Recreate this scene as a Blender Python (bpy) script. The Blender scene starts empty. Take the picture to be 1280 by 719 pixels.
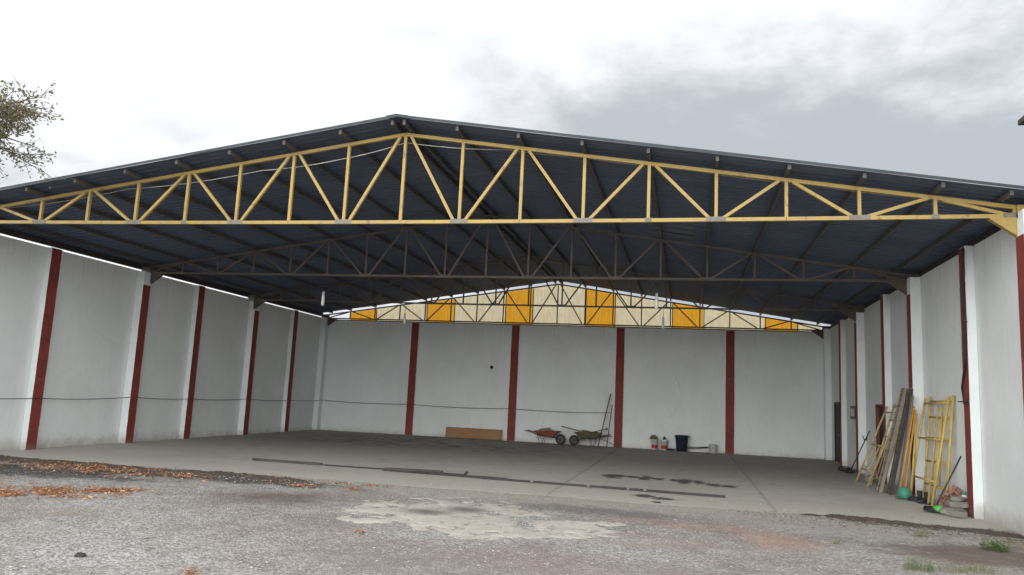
import bpy, bmesh, math, random
from math import sin, cos, pi, radians, sqrt, atan2
from mathutils import Vector, Matrix, noise
random.seed(7)
S = bpy.context.scene
C = S.collection

# ------------------------------------------------------------------ places
SL = 0.0085                       # the whole yard falls slightly towards the camera
YB = 32.61
def gz(y): return -SL * (YB - y)
XM, HW, PN = -5.434, 10.578, 1.1753      # truss centre line, half span, panel width
ZC, ZP, ZE = 4.984, 6.680, 5.129         # bottom chord, apex, end of top chord
def ztop(x): return ZP - (ZP - ZE) * abs(x - XM) / HW
RTOP = 6.885
RS = 0.1477
def zroof(x): return RTOP - RS * abs(x - XM)
T1, T2, T3, T4 = 13.89, 20.5, 26.45, 32.62

# ------------------------------------------------------------------ node helpers
def new_mat(name):
    m = bpy.data.materials.new(name); m.use_nodes = True
    nt = m.node_tree; nt.nodes.clear()
    return m, nt
class NB:
    def __init__(s, nt): s.nt = nt
    def n(s, t, **k):
        o = s.nt.nodes.new(t)
        for a, b in k.items(): setattr(o, a, b)
        return o
    def put(s, sock, v):
        if isinstance(v, bpy.types.NodeSocket): s.nt.links.new(v, sock)
        elif v is not None: sock.default_value = v
    def math(s, op, a, b=None, c=None, clamp=False):
        o = s.n('ShaderNodeMath', operation=op, use_clamp=clamp)
        s.put(o.inputs[0], a); s.put(o.inputs[1], b)
        if c is not None: s.put(o.inputs[2], c)
        return o.outputs[0]
    def ss(s, v, lo, hi):
        o = s.n('ShaderNodeMapRange', interpolation_type='SMOOTHSTEP')
        s.put(o.inputs[0], v); s.put(o.inputs[1], lo); s.put(o.inputs[2], hi)
        return o.outputs[0]
    def mr(s, v, lo, hi, a, b):
        o = s.n('ShaderNodeMapRange')
        for i, q in enumerate((v, lo, hi, a, b)): s.put(o.inputs[i], q)
        return o.outputs[0]
    def noise(s, vec, scale, detail=4, rough=.55, out=0, dist=0):
        o = s.n('ShaderNodeTexNoise'); s.put(o.inputs['Vector'], vec)
        o.inputs['Scale'].default_value = scale; o.inputs['Detail'].default_value = detail
        o.inputs['Roughness'].default_value = rough; o.inputs['Distortion'].default_value = dist
        return o.outputs[out]
    def voro(s, vec, scale, out='Distance', feature='F1'):
        o = s.n('ShaderNodeTexVoronoi', feature=feature); s.put(o.inputs['Vector'], vec)
        o.inputs['Scale'].default_value = scale
        return o.outputs[out]
    def mix(s, f, a, b, mode='MIX'):
        o = s.n('ShaderNodeMix', data_type='RGBA', blend_type=mode)
        s.put(o.inputs[0], f)
        for i, v in ((6, a), (7, b)):
            if isinstance(v, tuple) and len(v) == 3: v = (*v, 1)
            s.put(o.inputs[i], v)
        return o.outputs[2]
    def sep(s, v):
        o = s.n('ShaderNodeSeparateXYZ'); s.put(o.inputs[0], v); return o.outputs
    def comb(s, x, y, z):
        o = s.n('ShaderNodeCombineXYZ')
        for i, q in enumerate((x, y, z)): s.put(o.inputs[i], q)
        return o.outputs[0]
    def scale(s, v, sc):
        o = s.n('ShaderNodeVectorMath', operation='MULTIPLY'); s.put(o.inputs[0], v); s.put(o.inputs[1], sc); return o.outputs[0]
    def pos(s): return s.n('ShaderNodeNewGeometry').outputs['Position']
    def bump(s, h, strength=.3, dist=.01, nrm=None):
        o = s.n('ShaderNodeBump'); s.put(o.inputs['Height'], h)
        o.inputs['Strength'].default_value = strength; o.inputs['Distance'].default_value = dist
        if nrm is not None: s.put(o.inputs['Normal'], nrm)
        return o.outputs[0]
    def out(s, col, rough=.8, nrm=None, metal=0, spec=.3, alpha=None):
        p = s.n('ShaderNodeBsdfPrincipled'); o = s.n('ShaderNodeOutputMaterial')
        if isinstance(col, tuple) and len(col) == 3: col = (*col, 1)
        s.put(p.inputs['Base Color'], col); s.put(p.inputs['Roughness'], rough)
        s.put(p.inputs['Metallic'], metal); s.put(p.inputs['Specular IOR Level'], spec)
        if nrm is not None: s.put(p.inputs['Normal'], nrm)
        s.nt.links.new(p.outputs[0], o.inputs[0])
        return p

MC = {}
def paint(name, col, col2=None, scale=6, rough=.6, amt=(.4, .7), bump=.15, bscale=60, metal=0, spec=.3, stretch=(1, 1, 1)):
    """worn paint: two tones broken up by noise, fine bump"""
    if name in MC: return MC[name]
    m, nt = new_mat(name); b = NB(nt)
    p = b.scale(b.pos(), stretch)
    n1 = b.noise(p, scale, 6, .65)
    col2 = col2 or tuple(c * .7 for c in col)
    c = b.mix(b.ss(n1, *amt), col, col2)
    n3 = b.noise(p, scale * 7, 3, .6)
    c = b.mix(b.mr(n3, .3, .7, 0, .25), c, tuple(q * .6 for q in col))
    n2 = b.noise(p, bscale, 3)
    b.out(c, rough, b.bump(n2, bump, .004), metal, spec)
    MC[name] = m
    return m

def m_plaster(name, tint=(.735, .765, .755)):
    m, nt = new_mat(name); b = NB(nt)
    p = b.pos(); x, y, z = b.sep(p)
    blot = b.noise(p, .7, 5, .6)
    streak = b.noise(b.scale(p, (5.5, 5.5, .35)), 1.6, 5, .6)
    trowel = b.noise(b.scale(p, (1, 1, 1)), 9, 6, .7)
    c = b.mix(b.mr(blot, .35, .68, 0, .5), tint, tuple(t * .80 for t in tint))
    c = b.mix(b.mr(streak, .38, .72, 0, .2), c, tuple(t * .80 for t in tint))
    c = b.mix(b.mr(trowel, .45, .75, 0, .22), c, tuple(t * .78 for t in tint))
    # splashed dirt along the foot, only a hand's height
    foot = b.math('ADD', z, b.math('MULTIPLY', b.noise(p, 3.5, 5, .7), .5))
    c = b.mix(b.math('MULTIPLY', b.ss(foot, .52, .05), .75), c, (.33, .29, .24))
    # rain streaks from the top
    tp = b.math('MULTIPLY', b.ss(z, 3.9, 5.2), b.ss(b.noise(b.scale(p, (9, 9, .25)), 1.4, 4), .5, .72))
    c = b.mix(b.math('MULTIPLY', tp, .35), c, (.38, .37, .34))

    dis = b.mix(.12, p, b.noise(p, 2.5, 5, .7, out=1))
    vv = b.voro(dis, .55, 'Distance', 'DISTANCE_TO_EDGE')
    crk = b.math('MULTIPLY', b.ss(vv, .006, .001), b.ss(b.noise(p, .6, 3), .50, .60))
    c = b.mix(b.math('MULTIPLY', crk, .18), c, (.30, .30, .29))
    pt = b.ss(b.noise(b.scale(p, (1, 1, .7)), 1.3, 3, .5, dist=.6), .60, .63)
    c = b.mix(b.math('MULTIPLY', pt, .07), c, (.86, .88, .87))
    # block courses telegraphing through the plaster
    bz = b.math('PINGPONG', z, .1); joint = b.ss(bz, .0, .012)
    h = b.math('ADD', b.math('MULTIPLY', b.noise(p, 28, 5, .65), .6), b.math('MULTIPLY', joint, .25))
    h = b.math('ADD', h, b.math('MULTIPLY', streak, .5))
    b.out(c, .85, b.bump(h, .35, .008), 0, .2)
    return m

def m_red(name='red_paint'):
    m, nt = new_mat(name); b = NB(nt); p = b.pos(); z = b.sep(p)[2]
    n1 = b.noise(p, 2.5, 6, .7)
    c = b.mix(b.ss(n1, .35, .7), (.225, .046, .036), (.155, .036, .032))
    ch = b.ss(b.noise(b.scale(p, (1, 1, .6)), 11, 5, .75), .60, .68)
    c = b.mix(b.math('MULTIPLY', ch, .45), c, (.36, .22, .19))
    c = b.mix(b.math('MULTIPLY', b.ss(b.math('ADD', z, b.math('MULTIPLY', n1, .4)), .3, .0), .7), c, (.20, .15, .12))
    b.out(c, .7, b.bump(b.noise(p, 40, 4), .35, .006), 0, .25)
    return m

def m_yellow():
    m, nt = new_mat('yellow_steel_paint'); b = NB(nt); p = b.pos()
    n = b.noise(p, 1.7, 6, .7); n2 = b.noise(p, 14, 5, .7)
    c = b.mix(b.ss(n, .38, .7), (.36, .25, .062), (.30, .215, .08))
    c = b.mix(b.math('MULTIPLY', b.ss(n2, .55, .72), .65), c, (.20, .15, .09))
    c = b.mix(b.math('MULTIPLY', b.ss(b.noise(b.scale(p, (1, 1, .6)), 6, 6, .8), .56, .66), .75), c, (.15, .075, .04))
    b.out(c, .5, b.bump(n2, .2, .003), 0, .4)
    return m

def m_oldsteel(name, a, c2, c3):
    m, nt = new_mat(name); b = NB(nt); p = b.pos()
    n = b.noise(p, 2.2, 6, .7)
    c = b.mix(b.ss(n, .35, .68), a, c2)
    c = b.mix(b.math('MULTIPLY', b.ss(b.noise(p, 17, 5, .7), .5, .7), .7), c, c3)
    b.out(c, .65, b.bump(n, .2, .003), .1, .3)
    return m

def m_roof():
    m, nt = new_mat('roof_sheet_metal'); b = NB(nt); p = b.pos(); x, y, z = b.sep(p)
    n = b.noise(b.scale(p, (.6, 1.4, 1)), 1.2, 6, .65)
    c = b.mix(b.ss(n, .3, .75), (.080, .106, .158), (.060, .080, .120))
    # overlapping sheets: each about a metre wide, slightly different tone
    sh = b.math('FLOOR', b.math('DIVIDE', y, 1.02))
    row = b.math('FLOOR', b.math('DIVIDE', b.math('ADD', x, 40), 3.53))
    wn = b.n('ShaderNodeTexWhiteNoise', noise_dimensions='2D'); b.put(wn.inputs[0], b.comb(sh, row, 0))
    c = b.mix(b.math('MULTIPLY', wn.outputs[0], .25), c, (.12, .148, .20))
    c = b.mix(b.math('MULTIPLY', b.ss(b.noise(b.scale(p, (1, 6, 1)), 2.2, 5), .58, .75), .35), c, (.12, .095, .08))
    b.out(c, .6, b.bump(n, .1, .01), 0, .35)
    return m

def m_sheet(name, col, strength):
    """thin ribbed plastic sheet that lets daylight through"""
    m, nt = new_mat(name); b = NB(nt); p = b.pos(); x, y, z = b.sep(p)
    n = b.noise(b.scale(p, (3, 1, 1)), 2.0, 5, .65)
    c = b.mix(b.ss(n, .3, .75), col, tuple(q * s for q, s in zip(col, (.88, .80, .66))))
    c = b.mix(b.math('MULTIPLY', b.ss(b.noise(b.scale(p, (14, 1, .8)), 1.5, 4), .45, .8), .14), c, tuple(q * .55 for q in col))
    d = b.n('ShaderNodeBsdfDiffuse'); t = b.n('ShaderNodeBsdfTranslucent'); mx = b.n('ShaderNodeMixShader')
    b.put(d.inputs[0], c); b.put(t.inputs[0], c); mx.inputs[0].default_value = strength
    nt.links.new(d.outputs[0], mx.inputs[1]); nt.links.new(t.outputs[0], mx.inputs[2])
    o = b.n('ShaderNodeOutputMaterial'); nt.links.new(mx.outputs[0], o.inputs[0])
    return m

def ell(b, x, y, cx, cy, rx, ry, wob, lo=1.0, hi=.8):
    dx = b.math('DIVIDE', b.math('SUBTRACT', x, cx), rx); dy = b.math('DIVIDE', b.math('SUBTRACT', y, cy), ry)
    r = b.math('SQRT', b.math('ADD', b.math('MULTIPLY', dx, dx), b.math('MULTIPLY', dy, dy)))
    return b.ss(b.math('ADD', r, wob), lo, hi)

def m_concrete():
    m, nt = new_mat('concrete_floor'); b = NB(nt); p = b.pos(); x, y, z = b.sep(p)
    n = b.noise(p, .45, 6, .6); n2 = b.noise(p, 3.2, 6, .7); n3 = b.noise(p, 22, 4, .7)
    c = b.mix(b.ss(n, .32, .7), (.46, .44, .395), (.55, .525, .475))
    c = b.mix(b.mr(n2, .35, .75, 0, .4), c, (.22, .20, .175))
    c = b.mix(b.mr(n3, .4, .8, 0, .2), c, (.33, .31, .28))
    # dust washed over the front edge
    fr = b.ss(b.math('ADD', y, b.math('MULTIPLY', b.math('SUBTRACT', n2, .5), 2.2)), 19.0, 15.2)
    c = b.mix(b.math('MULTIPLY', fr, .85), c, b.mix(n3, (.53, .50, .435), (.42, .39, .335)))
    # dimness deeper in the shed, painted into the slab colour
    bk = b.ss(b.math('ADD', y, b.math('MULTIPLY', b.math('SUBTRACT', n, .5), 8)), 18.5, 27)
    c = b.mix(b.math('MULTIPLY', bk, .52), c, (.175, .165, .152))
    # saw-cut joints
    for jx in (-10.9, -6.85, -2.63, 1.6):
        w = b.math('ABSOLUTE', b.math('SUBTRACT', b.math('ADD', x, b.math('MULTIPLY', b.math('SUBTRACT', n2, .5), .16)), jx))
        k = b.math('MULTIPLY', b.ss(w, .06, .015), b.ss(n, .25, .5))
        if jx < -4: k = b.math('MULTIPLY', k, .35)
        c = b.mix(b.math('MULTIPLY', k, .3), c, (.07, .062, .055))
    # oil marks
    wob = b.math('MULTIPLY', b.math('SUBTRACT', b.noise(p, 4.2, 4, .6), .5), 2.6)
    st = None
    for q in ((-1.78, 20.2, .30, .62), (-1.3, 20.3, .22, .35), (-.98, 20.3, .20, .55), (-.72, 20.2, .28, .30), (-.30, 20.2, .16, .4), (-.05, 20.1, .24, .75), (.28, 20.0, .14, .5), (.66, 19.6, .22, .40), (.95, 19.5, .24, .30),
              (-.82, 16.4, .26, .36), (-.42, 16.2, .30, .26), (-.55, 15.6, .14, .12)):
        e = ell(b, x, y, *q, wob, 1.15, .55)
        st = e if st is None else b.math('MAXIMUM', st, e)
    c = b.mix(b.math('MULTIPLY', st, .88), c, (.035, .032, .030))
    # rows of dragged mud near the back
    mud = b.math('MULTIPLY', b.ss(b.noise(b.scale(p, (1, 2.6, 1)), 1.3, 7, .75), .50, .60), b.math('MULTIPLY', b.ss(y, 24.5, 26.5), b.math('MULTIPLY', b.ss(x, -2.5, -5.5), b.ss(x, -15, -12))))
    c = b.mix(b.math('MULTIPLY', mud, .85), c, (.055, .040, .034))
    b.out(c, .82, b.bump(b.math('ADD', n3, n2), .3, .006), 0, .25)
    return m

def m_ground():
    m, nt = new_mat('gravel_ground'); b = NB(nt); p = b.pos(); x, y, z = b.sep(p)
    n = b.noise(p, .28, 5, .6); n2 = b.noise(p, 1.6, 6, .7); fine = b.noise(p, 55, 3, .7)
    vd = b.voro(p, 34, 'Distance'); vc = b.voro(p, 34, 'Color')
    v2 = b.voro(p, 80, 'Color')
    vs = b.sep(vc)
    grey = b.mix(b.mr(vs[0], .0, 1, 0, 1), (.17, .166, .158), (.66, .645, .615))
    grey = b.mix(b.mr(b.sep(v2)[1], .2, 1, 0, .55), grey, (.26, .25, .235))
    soil = b.mix(b.ss(n2, .35, .65), (.30, .25, .21), (.19, .165, .145))
    soil = b.mix(b.math('MULTIPLY', b.ss(vs[1], .72, .8), .8), soil, (.47, .44, .40))
    # gravel to soil cover
    cov = b.ss(b.math('ADD', n, b.math('MULTIPLY', n2, .35)), .53, .80)
    right = b.ss(b.math('ADD', x, b.math('MULTIPLY', n2, 2.0)), -2.5, 3.5)
    cov = b.math('ADD', cov, b.math('MULTIPLY', right, .42), clamp=True)
    c = b.mix(b.math('MULTIPLY', cov, .75), grey, soil)
    # fine pale dust drifting off the slab
    du = b.math('MULTIPLY', b.ss(b.math('ADD', y, b.math('MULTIPLY', b.math('SUBTRACT', n2, .5), 2.5)), 13.2, 15.2), b.ss(x, -9.5, -6.5))
    c = b.mix(b.math('MULTIPLY', du, .85), c, b.mix(fine, (.50, .47, .40), (.39, .36, .305)))
    wob = b.math('MULTIPLY', b.math('SUBTRACT', b.noise(p, 1.3, 9, .8), .5), 2.4)
    def patch(c, q, col, f, lo=1.1, hi=.5):
        return b.mix(b.math('MULTIPLY', ell(b, x, y, *q, wob, lo, hi), f), c, col)
    c = patch(c, (-6.7, 12.5, 1.3, 1.0), (.17, .130, .112), .9, 1.2, .2)       # brown damp hollow
    c = patch(c, (-12.9, 13.3, 3.2, .9), (.060, .055, .05), .92)     # black earth at left
    c = patch(c, (-9.8, 14.3, 4.2, .6), (.07, .06, .052), .9)
    c = patch(c, (-1.6, 13.8, 2.0, .55), (.19, .175, .175), .7)      # grey tongue of asphalt
    c = patch(c, (1.3, 12.2, .75, .75), (.44, .25, .185), .55, 1.25, .1)       # brick dust
    c = patch(c, (.2, 12.9, 1.3, .45), (.43, .27, .2), .45, 1.25, .1)
    c = patch(c, (-.6, 11.3, 1.5, .7), (.38, .28, .245), .4)
    c = patch(c, (-1.5, 9.0, 2.6, 1.3), (.27, .205, .185), .6, 1.3, .2)
    c = patch(c, (-4.9, 10.9, .8, .8), (.25, .21, .185), .6, 1.2, .2)
    c = patch(c, (-9.0, 9.6, 1.7, .5), (.29, .26, .21), .5, 1.3, .2)
    c = patch(c, (-3.4, 8.6, 1.2, .6), (.25, .22, .2), .5, 1.3, .2)
    c = patch(c, (2.4, 13.6, 1.6, .5), (.40, .38, .32), .5, 1.3, .2)
    c = patch(c, (4.2, 12.3, 1.9, 1.0), (.15, .112, .09), .85)       # dark soil right
    c = patch(c, (3.9, 15.0, 1.4, .28), (.11, .095, .08), .8)
    m3 = b.noise(p, 4.5, 7, .8)
    c = b.mix(b.math('MULTIPLY', b.ss(m3, .50, .64), .26), c, (.135, .118, .102))
    c = b.mix(b.math('MULTIPLY', b.ss(m3, .46, .36), .22), c, (.52, .50, .46))
    c = b.mix(b.mr(fine, .35, .7, .0, .35), c, b.mix(.5, c, (.12, .115, .11)))
    h = b.math('ADD', b.math('MULTIPLY', b.math('SUBTRACT', 1, vd), 1.0), b.math('MULTIPLY', fine, .8))
    b.out(c, .9, b.bump(h, .9, .014), 0, .2)
    return m

def m_sand():
    m, nt = new_mat('spilled_mortar_sand'); b = NB(nt); p = b.pos(); x, y, z = b.sep(p)
    n2 = b.noise(p, 2.2, 7, .75); v = b.sep(b.voro(p, 70, 'Color'))[0]
    c = b.mix(b.ss(n2, .35, .65), (.52, .49, .43), (.41, .385, .34))
    c = b.mix(b.mr(v, .3, 1, 0, .5), c, (.62, .59, .51))
    c = b.mix(b.math('MULTIPLY', b.ss(b.noise(p, 4, 8, .85), .52, .60), .75), c, (.24, .215, .19))
    w = b.math('MULTIPLY', b.math('SUBTRACT', n2, .5), 1.3)
    c = b.mix(b.math('MULTIPLY', b.math('MAXIMUM', ell(b, x, y, -4.0, 12.2, .5, .42, w, 1.2, .1), ell(b, x, y, -3.5, 12.75, .45, .5, w, 1.2, .1)), .8), c, (.115, .105, .09))
    b.out(c, .95, b.bump(b.math('ADD', b.noise(p, 60, 3), v), .5, .01), 0, .1)
    return m

M = {}
M['plaster'] = m_plaster('white_plaster')
M['pier'] = m_plaster('white_pier_plaster', (.76, .80, .80))
M['red'] = m_red()
M['yellow'] = m_yellow()
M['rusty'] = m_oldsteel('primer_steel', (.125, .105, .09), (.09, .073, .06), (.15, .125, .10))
M['gablesteel'] = m_oldsteel('gable_truss_paint', (.11, .09, .055), (.08, .06, .04), (.13, .10, .05))
M['patch'] = paint('faded_roof_patch', (.115, .125, .15), (.09, .10, .12))
M['verge'] = paint('verge_paint', (.045, .055, .065), (.03, .036, .042))
M['darksteel'] = m_oldsteel('dark_steel', (.05, .045, .042), (.035, .03, .028), (.07, .05, .04))
M['tan'] = m_oldsteel('tan_purlin_paint', (.095, .09, .088), (.075, .074, .076), (.085, .07, .06))
M['roof'] = m_roof()
M['cream'] = m_sheet('cream_sheet', (.98, .88, .64), .9)
M['orange'] = m_sheet('amber_sheet', (.98, .50, .05), .9)
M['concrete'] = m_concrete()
M['ground'] = m_ground()
M['sand'] = m_sand()
M['greyplate'] = paint('bare_weld_steel', (.20, .18, .15), (.15, .13, .10))
M['black'] = paint('black_rubber', (.018, .018, .02), (.03, .03, .03), rough=.6)
M['cable'] = paint('dark_cable', (.035, .035, .04), rough=.5)
M['galv'] = paint('galvanised', (.36, .38, .39), (.26, .27, .28), metal=.6, rough=.45)
M['rimsteel'] = paint('dirty_rim', (.10, .10, .095), (.06, .055, .05))
M['wood'] = paint('old_plank_wood', (.20, .155, .115), (.13, .10, .075), stretch=(1, 1, .15), scale=12, rough=.85)
M['batten'] = paint('damp_batten_wood', (.075, .066, .055), (.05, .044, .038), stretch=(.2, 1, 1), scale=9, rough=.85)
M['greywood'] = paint('weathered_plank', (.26, .225, .18), (.17, .15, .125), stretch=(1, 1, .12), scale=12, rough=.9)
M['scafold'] = paint('faded_scaffold_paint', (.52, .41, .19), (.36, .28, .15), scale=9, rough=.55)
M['scaf'] = paint('yellow_scaffold_paint', (.56, .40, .11), (.42, .29, .09), scale=9, rough=.5)
M['orangep'] = paint('orange_pole_paint', (.62, .30, .06), (.45, .22, .06), rough=.55)
M['rust'] = paint('rusty_barrow', (.28, .085, .045), (.15, .06, .04), rough=.75)
M['olive'] = paint('muddy_barrow', (.13, .12, .075), (.09, .075, .05), rough=.85)
M['ply'] = paint('plywood', (.34, .19, .095), (.27, .15, .08), scale=3, stretch=(1, 1, 6), rough=.75)
M['redwood'] = paint('red_brown_board', (.20, .075, .055), (.13, .06, .05), rough=.8)
M['white'] = paint('white_plastic', (.68, .69, .68), (.52, .52, .50), rough=.45)
M['redp'] = paint('red_plastic', (.42, .02, .03), (.3, .02, .03), rough=.45)
M['navy'] = paint('navy_plastic', (.025, .035, .055), (.035, .045, .06), rough=.45)
M['green'] = paint('green_helmet_plastic', (.07, .27, .18), (.05, .19, .13), rough=.4)
M['lime'] = paint('lime_plastic', (.10, .40, .10), (.07, .26, .07), rough=.4)
M['cement'] = paint('cement_bag_paper', (.24, .225, .195), (.17, .155, .135), rough=.9)
M['brick'] = paint('broken_brick', (.33, .16, .11), (.25, .19, .16), scale=12, rough=.95)
M['darkdoor'] = paint('dark_door_paint', (.03, .033, .036), (.022, .024, .026), rough=.6)
M['grime'] = paint('dark_room_wall', (.10, .10, .10), rough=.9)
M['bark'] = paint('tree_bark', (.13, .10, .075), (.08, .062, .05), scale=14, rough=.95, bump=.6, bscale=30)
M['rope'] = paint('pale_wire', (.52, .50, .46), (.34, .33, .3), rough=.7)
M['bulb'] = paint('bulb_glass', (.80, .82, .80), (.75, .78, .76), rough=.25, spec=.5, bump=0)
M['fillbrick'] = paint('neighbour_wall', (.30, .27, .24), (.24, .21, .19), rough=.9)
M['soil'] = paint('dark_soil', (.085, .068, .054), (.13, .105, .082), scale=9, rough=.95, bump=.8, bscale=35)

def m_rand(name, cols, rough=.85, per='RANDOM'):
    """colour chosen per island of the mesh, for chips, stones and leaves"""
    m, nt = new_mat(name); b = NB(nt)
    r = b.n('ShaderNodeNewGeometry').outputs['Random Per Island']
    cr = b.n('ShaderNodeValToRGB'); cr.color_ramp.interpolation = 'CONSTANT' if len(cols) > 3 else 'LINEAR'
    el = cr.color_ramp.elements
    for i, c in enumerate(cols):
        e = el[i] if i < 2 else el.new(.5)
        e.position = i / len(cols) if len(cols) > 3 else i / (len(cols) - 1)
        e.color = (*c, 1)
    b.put(cr.inputs[0], r)
    b.out(cr.outputs[0], rough, None, 0, .2)
    return m
M['chips'] = m_rand('wood_chips', [(.44, .22, .11), (.32, .16, .09), (.60, .34, .18), (.24, .11, .06), (.66, .50, .33), (.44, .20, .09), (.55, .36, .21)])
M['stones'] = m_rand('gravel_stones', [(.24, .24, .245), (.40, .395, .39), (.10, .10, .10), (.52, .51, .49), (.19, .18, .17), (.30, .28, .25), (.14, .13, .12)])
M['rubble'] = m_rand('brown_rubble', [(.16, .13, .105), (.22, .19, .16), (.11, .09, .075), (.28, .26, .23), (.14, .11, .09)])
def m_leaf(name, a, c2, c3):
    m, nt = new_mat(name); b = NB(nt)
    r = b.n('ShaderNodeNewGeometry').outputs['Random Per Island']
    c = b.mix(r, a, c2); c = b.mix(b.ss(b.noise(b.pos(), 2.5), .5, .7), c, c3)
    p = b.n('ShaderNodeBsdfPrincipled'); t = b.n('ShaderNodeBsdfTranslucent'); mx = b.n('ShaderNodeMixShader')
    b.put(p.inputs['Base Color'], c); p.inputs['Roughness'].default_value = .55; b.put(t.inputs[0], c); mx.inputs[0].default_value = .3
    nt.links.new(p.outputs[0], mx.inputs[1]); nt.links.new(t.outputs[0], mx.inputs[2])
    o = b.n('ShaderNodeOutputMaterial'); nt.links.new(mx.outputs[0], o.inputs[0])
    return m
M['leaf'] = m_leaf('tree_leaf', (.15, .15, .08), (.22, .20, .12), (.16, .12, .08))
M['weed'] = m_leaf('weed_leaf', (.085, .16, .035), (.17, .24, .07), (.13, .17, .05))
M['weeddry'] = m_leaf('dry_weed_leaf', (.17, .21, .07), (.28, .27, .12), (.20, .19, .09))

# ------------------------------------------------------------------ mesh helpers
class MB:
    def __init__(s): s.v = []; s.f = []
    def add(s, vs, fs):
        o = len(s.v); s.v += [tuple(v) for v in vs]; s.f += [tuple(i + o for i in f) for f in fs]; return s
    def box(s, c, d, mat=None):
        x, y, z = [q / 2 for q in d]
        vs = [Vector(q) for q in ((-x, -y, -z), (x, -y, -z), (x, y, -z), (-x, y, -z), (-x, -y, z), (x, -y, z), (x, y, z), (-x, y, z))]
        if mat is not None: vs = [mat @ v for v in vs]
        c = Vector(c)
        return s.add([v + c for v in vs], [(0, 3, 2, 1), (4, 5, 6, 7), (0, 1, 5, 4), (1, 2, 6, 5), (2, 3, 7, 6), (3, 0, 4, 7)])
    def b2(s, x0, x1, y0, y1, z0, z1):
        return s.box(((x0 + x1) / 2, (y0 + y1) / 2, (z0 + z1) / 2), (x1 - x0, y1 - y0, z1 - z0))
    def bar(s, p, q, w, h, up=(0, 0, 1)):
        """rectangular bar from p to q, w across, h along 'up'"""
        p = Vector(p); q = Vector(q); d = (q - p).normalized(); up = Vector(up)
        if abs(d.dot(up)) > .95: up = Vector((0, 1, 0))
        a = d.cross(up).normalized(); u = a.cross(d)
        vs = []
        for e in (p, q):
            for i, j in ((-1, -1), (1, -1), (1, 1), (-1, 1)): vs.append(e + a * i * w / 2 + u * j * h / 2)
        return s.add(vs, [(0, 1, 2, 3), (7, 6, 5, 4), (0, 4, 5, 1), (1, 5, 6, 2), (2, 6, 7, 3), (3, 7, 4, 0)])
    def tube(s, pts, r, n=8, r2=None, cap=True):
        pts = [Vector(p) for p in pts]; m = len(pts); base = len(s.v)
        up = Vector((0, 0, 1))
        for i, p in enumerate(pts):
            d = (pts[min(i + 1, m - 1)] - pts[max(i - 1, 0)]).normalized()
            u = up if abs(d.dot(up)) < .9 else Vector((0, 1, 0))
            a = d.cross(u).normalized(); c = a.cross(d)
            rr = r if r2 is None else r + (r2 - r) * i / max(1, m - 1)
            for k in range(n):
                t = 2 * pi * k / n; s.v.append(tuple(p + a * cos(t) * rr + c * sin(t) * rr))
        for i in range(m - 1):
            for k in range(n):
                k2 = (k + 1) % n
                s.f.append((base + i * n + k, base + i * n + k2, base + (i + 1) * n + k2, base + (i + 1) * n + k))
        if cap:
            s.f.append(tuple(base + k for k in reversed(range(n)))); s.f.append(tuple(base + (m - 1) * n + k for k in range(n)))
        return s
    def lathe(s, c, prof, n=20, axis='z', cap=True):
        base = len(s.v); c = Vector(c)
        for r, h in prof:
            for k in range(n):
                t = 2 * pi * k / n
                v = Vector((r * cos(t), r * sin(t), h))
                if axis == 'y': v = Vector((r * cos(t), h, r * sin(t)))
                if axis == 'x': v = Vector((h, r * cos(t), r * sin(t)))
                s.v.append(tuple(c + v))
        m = len(prof)
        for i in range(m - 1):
            for k in range(n):
                k2 = (k + 1) % n
                s.f.append((base + i * n + k, base + i * n + k2, base + (i + 1) * n + k2, base + (i + 1) * n + k))
        if cap:
            s.f.append(tuple(base + k for k in reversed(range(n)))); s.f.append(tuple(base + (m - 1) * n + k for k in range(n)))
        return s
    def blob(s, c, r, seed=0, amp=.2, n=2, sq=(1, 1, 1)):
        bm = bmesh.new(); bmesh.ops.create_icosphere(bm, subdivisions=n, radius=1)
        vs = []
        for v in bm.verts:
            k = 1 + amp * noise.noise(v.co * 1.7 + Vector((seed * 3.1, seed, seed * .7)))
            vs.append((c[0] + v.co.x * k * r * sq[0], c[1] + v.co.y * k * r * sq[1], c[2] + v.co.z * k * r * sq[2]))
        fs = [tuple(v.index for v in f.verts) for f in bm.faces]; bm.free()
        return s.add(vs, fs)
    def build(s, name, mat, parent=None, bevel=0, smooth=False, fix=False):
        off = Vector((0, 0, 0))
        if parent is not None:
            q = parent
            while q is not None: off += Vector(q.location); q = q.parent
        me = bpy.data.meshes.new(name)
        me.from_pydata([tuple(Vector(v) - off) for v in s.v], [], s.f); me.update()
        if fix:
            bm = bmesh.new(); bm.from_mesh(me); bmesh.ops.recalc_face_normals(bm, faces=bm.faces); bm.to_mesh(me); bm.free()
        if smooth:
            for p in me.polygons: p.use_smooth = True
        me.materials.append(mat)
        o = bpy.data.objects.new(name, me); C.objects.link(o)
        if parent is not None: o.parent = parent
        if bevel:
            md = o.modifiers.new('bevel', 'BEVEL'); md.width = bevel; md.segments = 2; md.limit_method = 'ANGLE'
        return o
def tag(o, label=None, cat=None, group=None, kind=None):
    if label: o['label'] = label
    if cat: o['category'] = cat
    if group: o['group'] = group
    if kind: o['kind'] = kind
    return o
def thing(name, loc, label, cat, group=None):
    o = bpy.data.objects.new(name, None); C.objects.link(o); o.location = loc; o.empty_display_size = .2
    return tag(o, label, cat, group)
def copy_tree(o, parent=None):
    c = o.copy(); C.objects.link(c); c.parent = parent
    for ch in list(o.children): copy_tree(ch, c)
    return c

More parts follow.
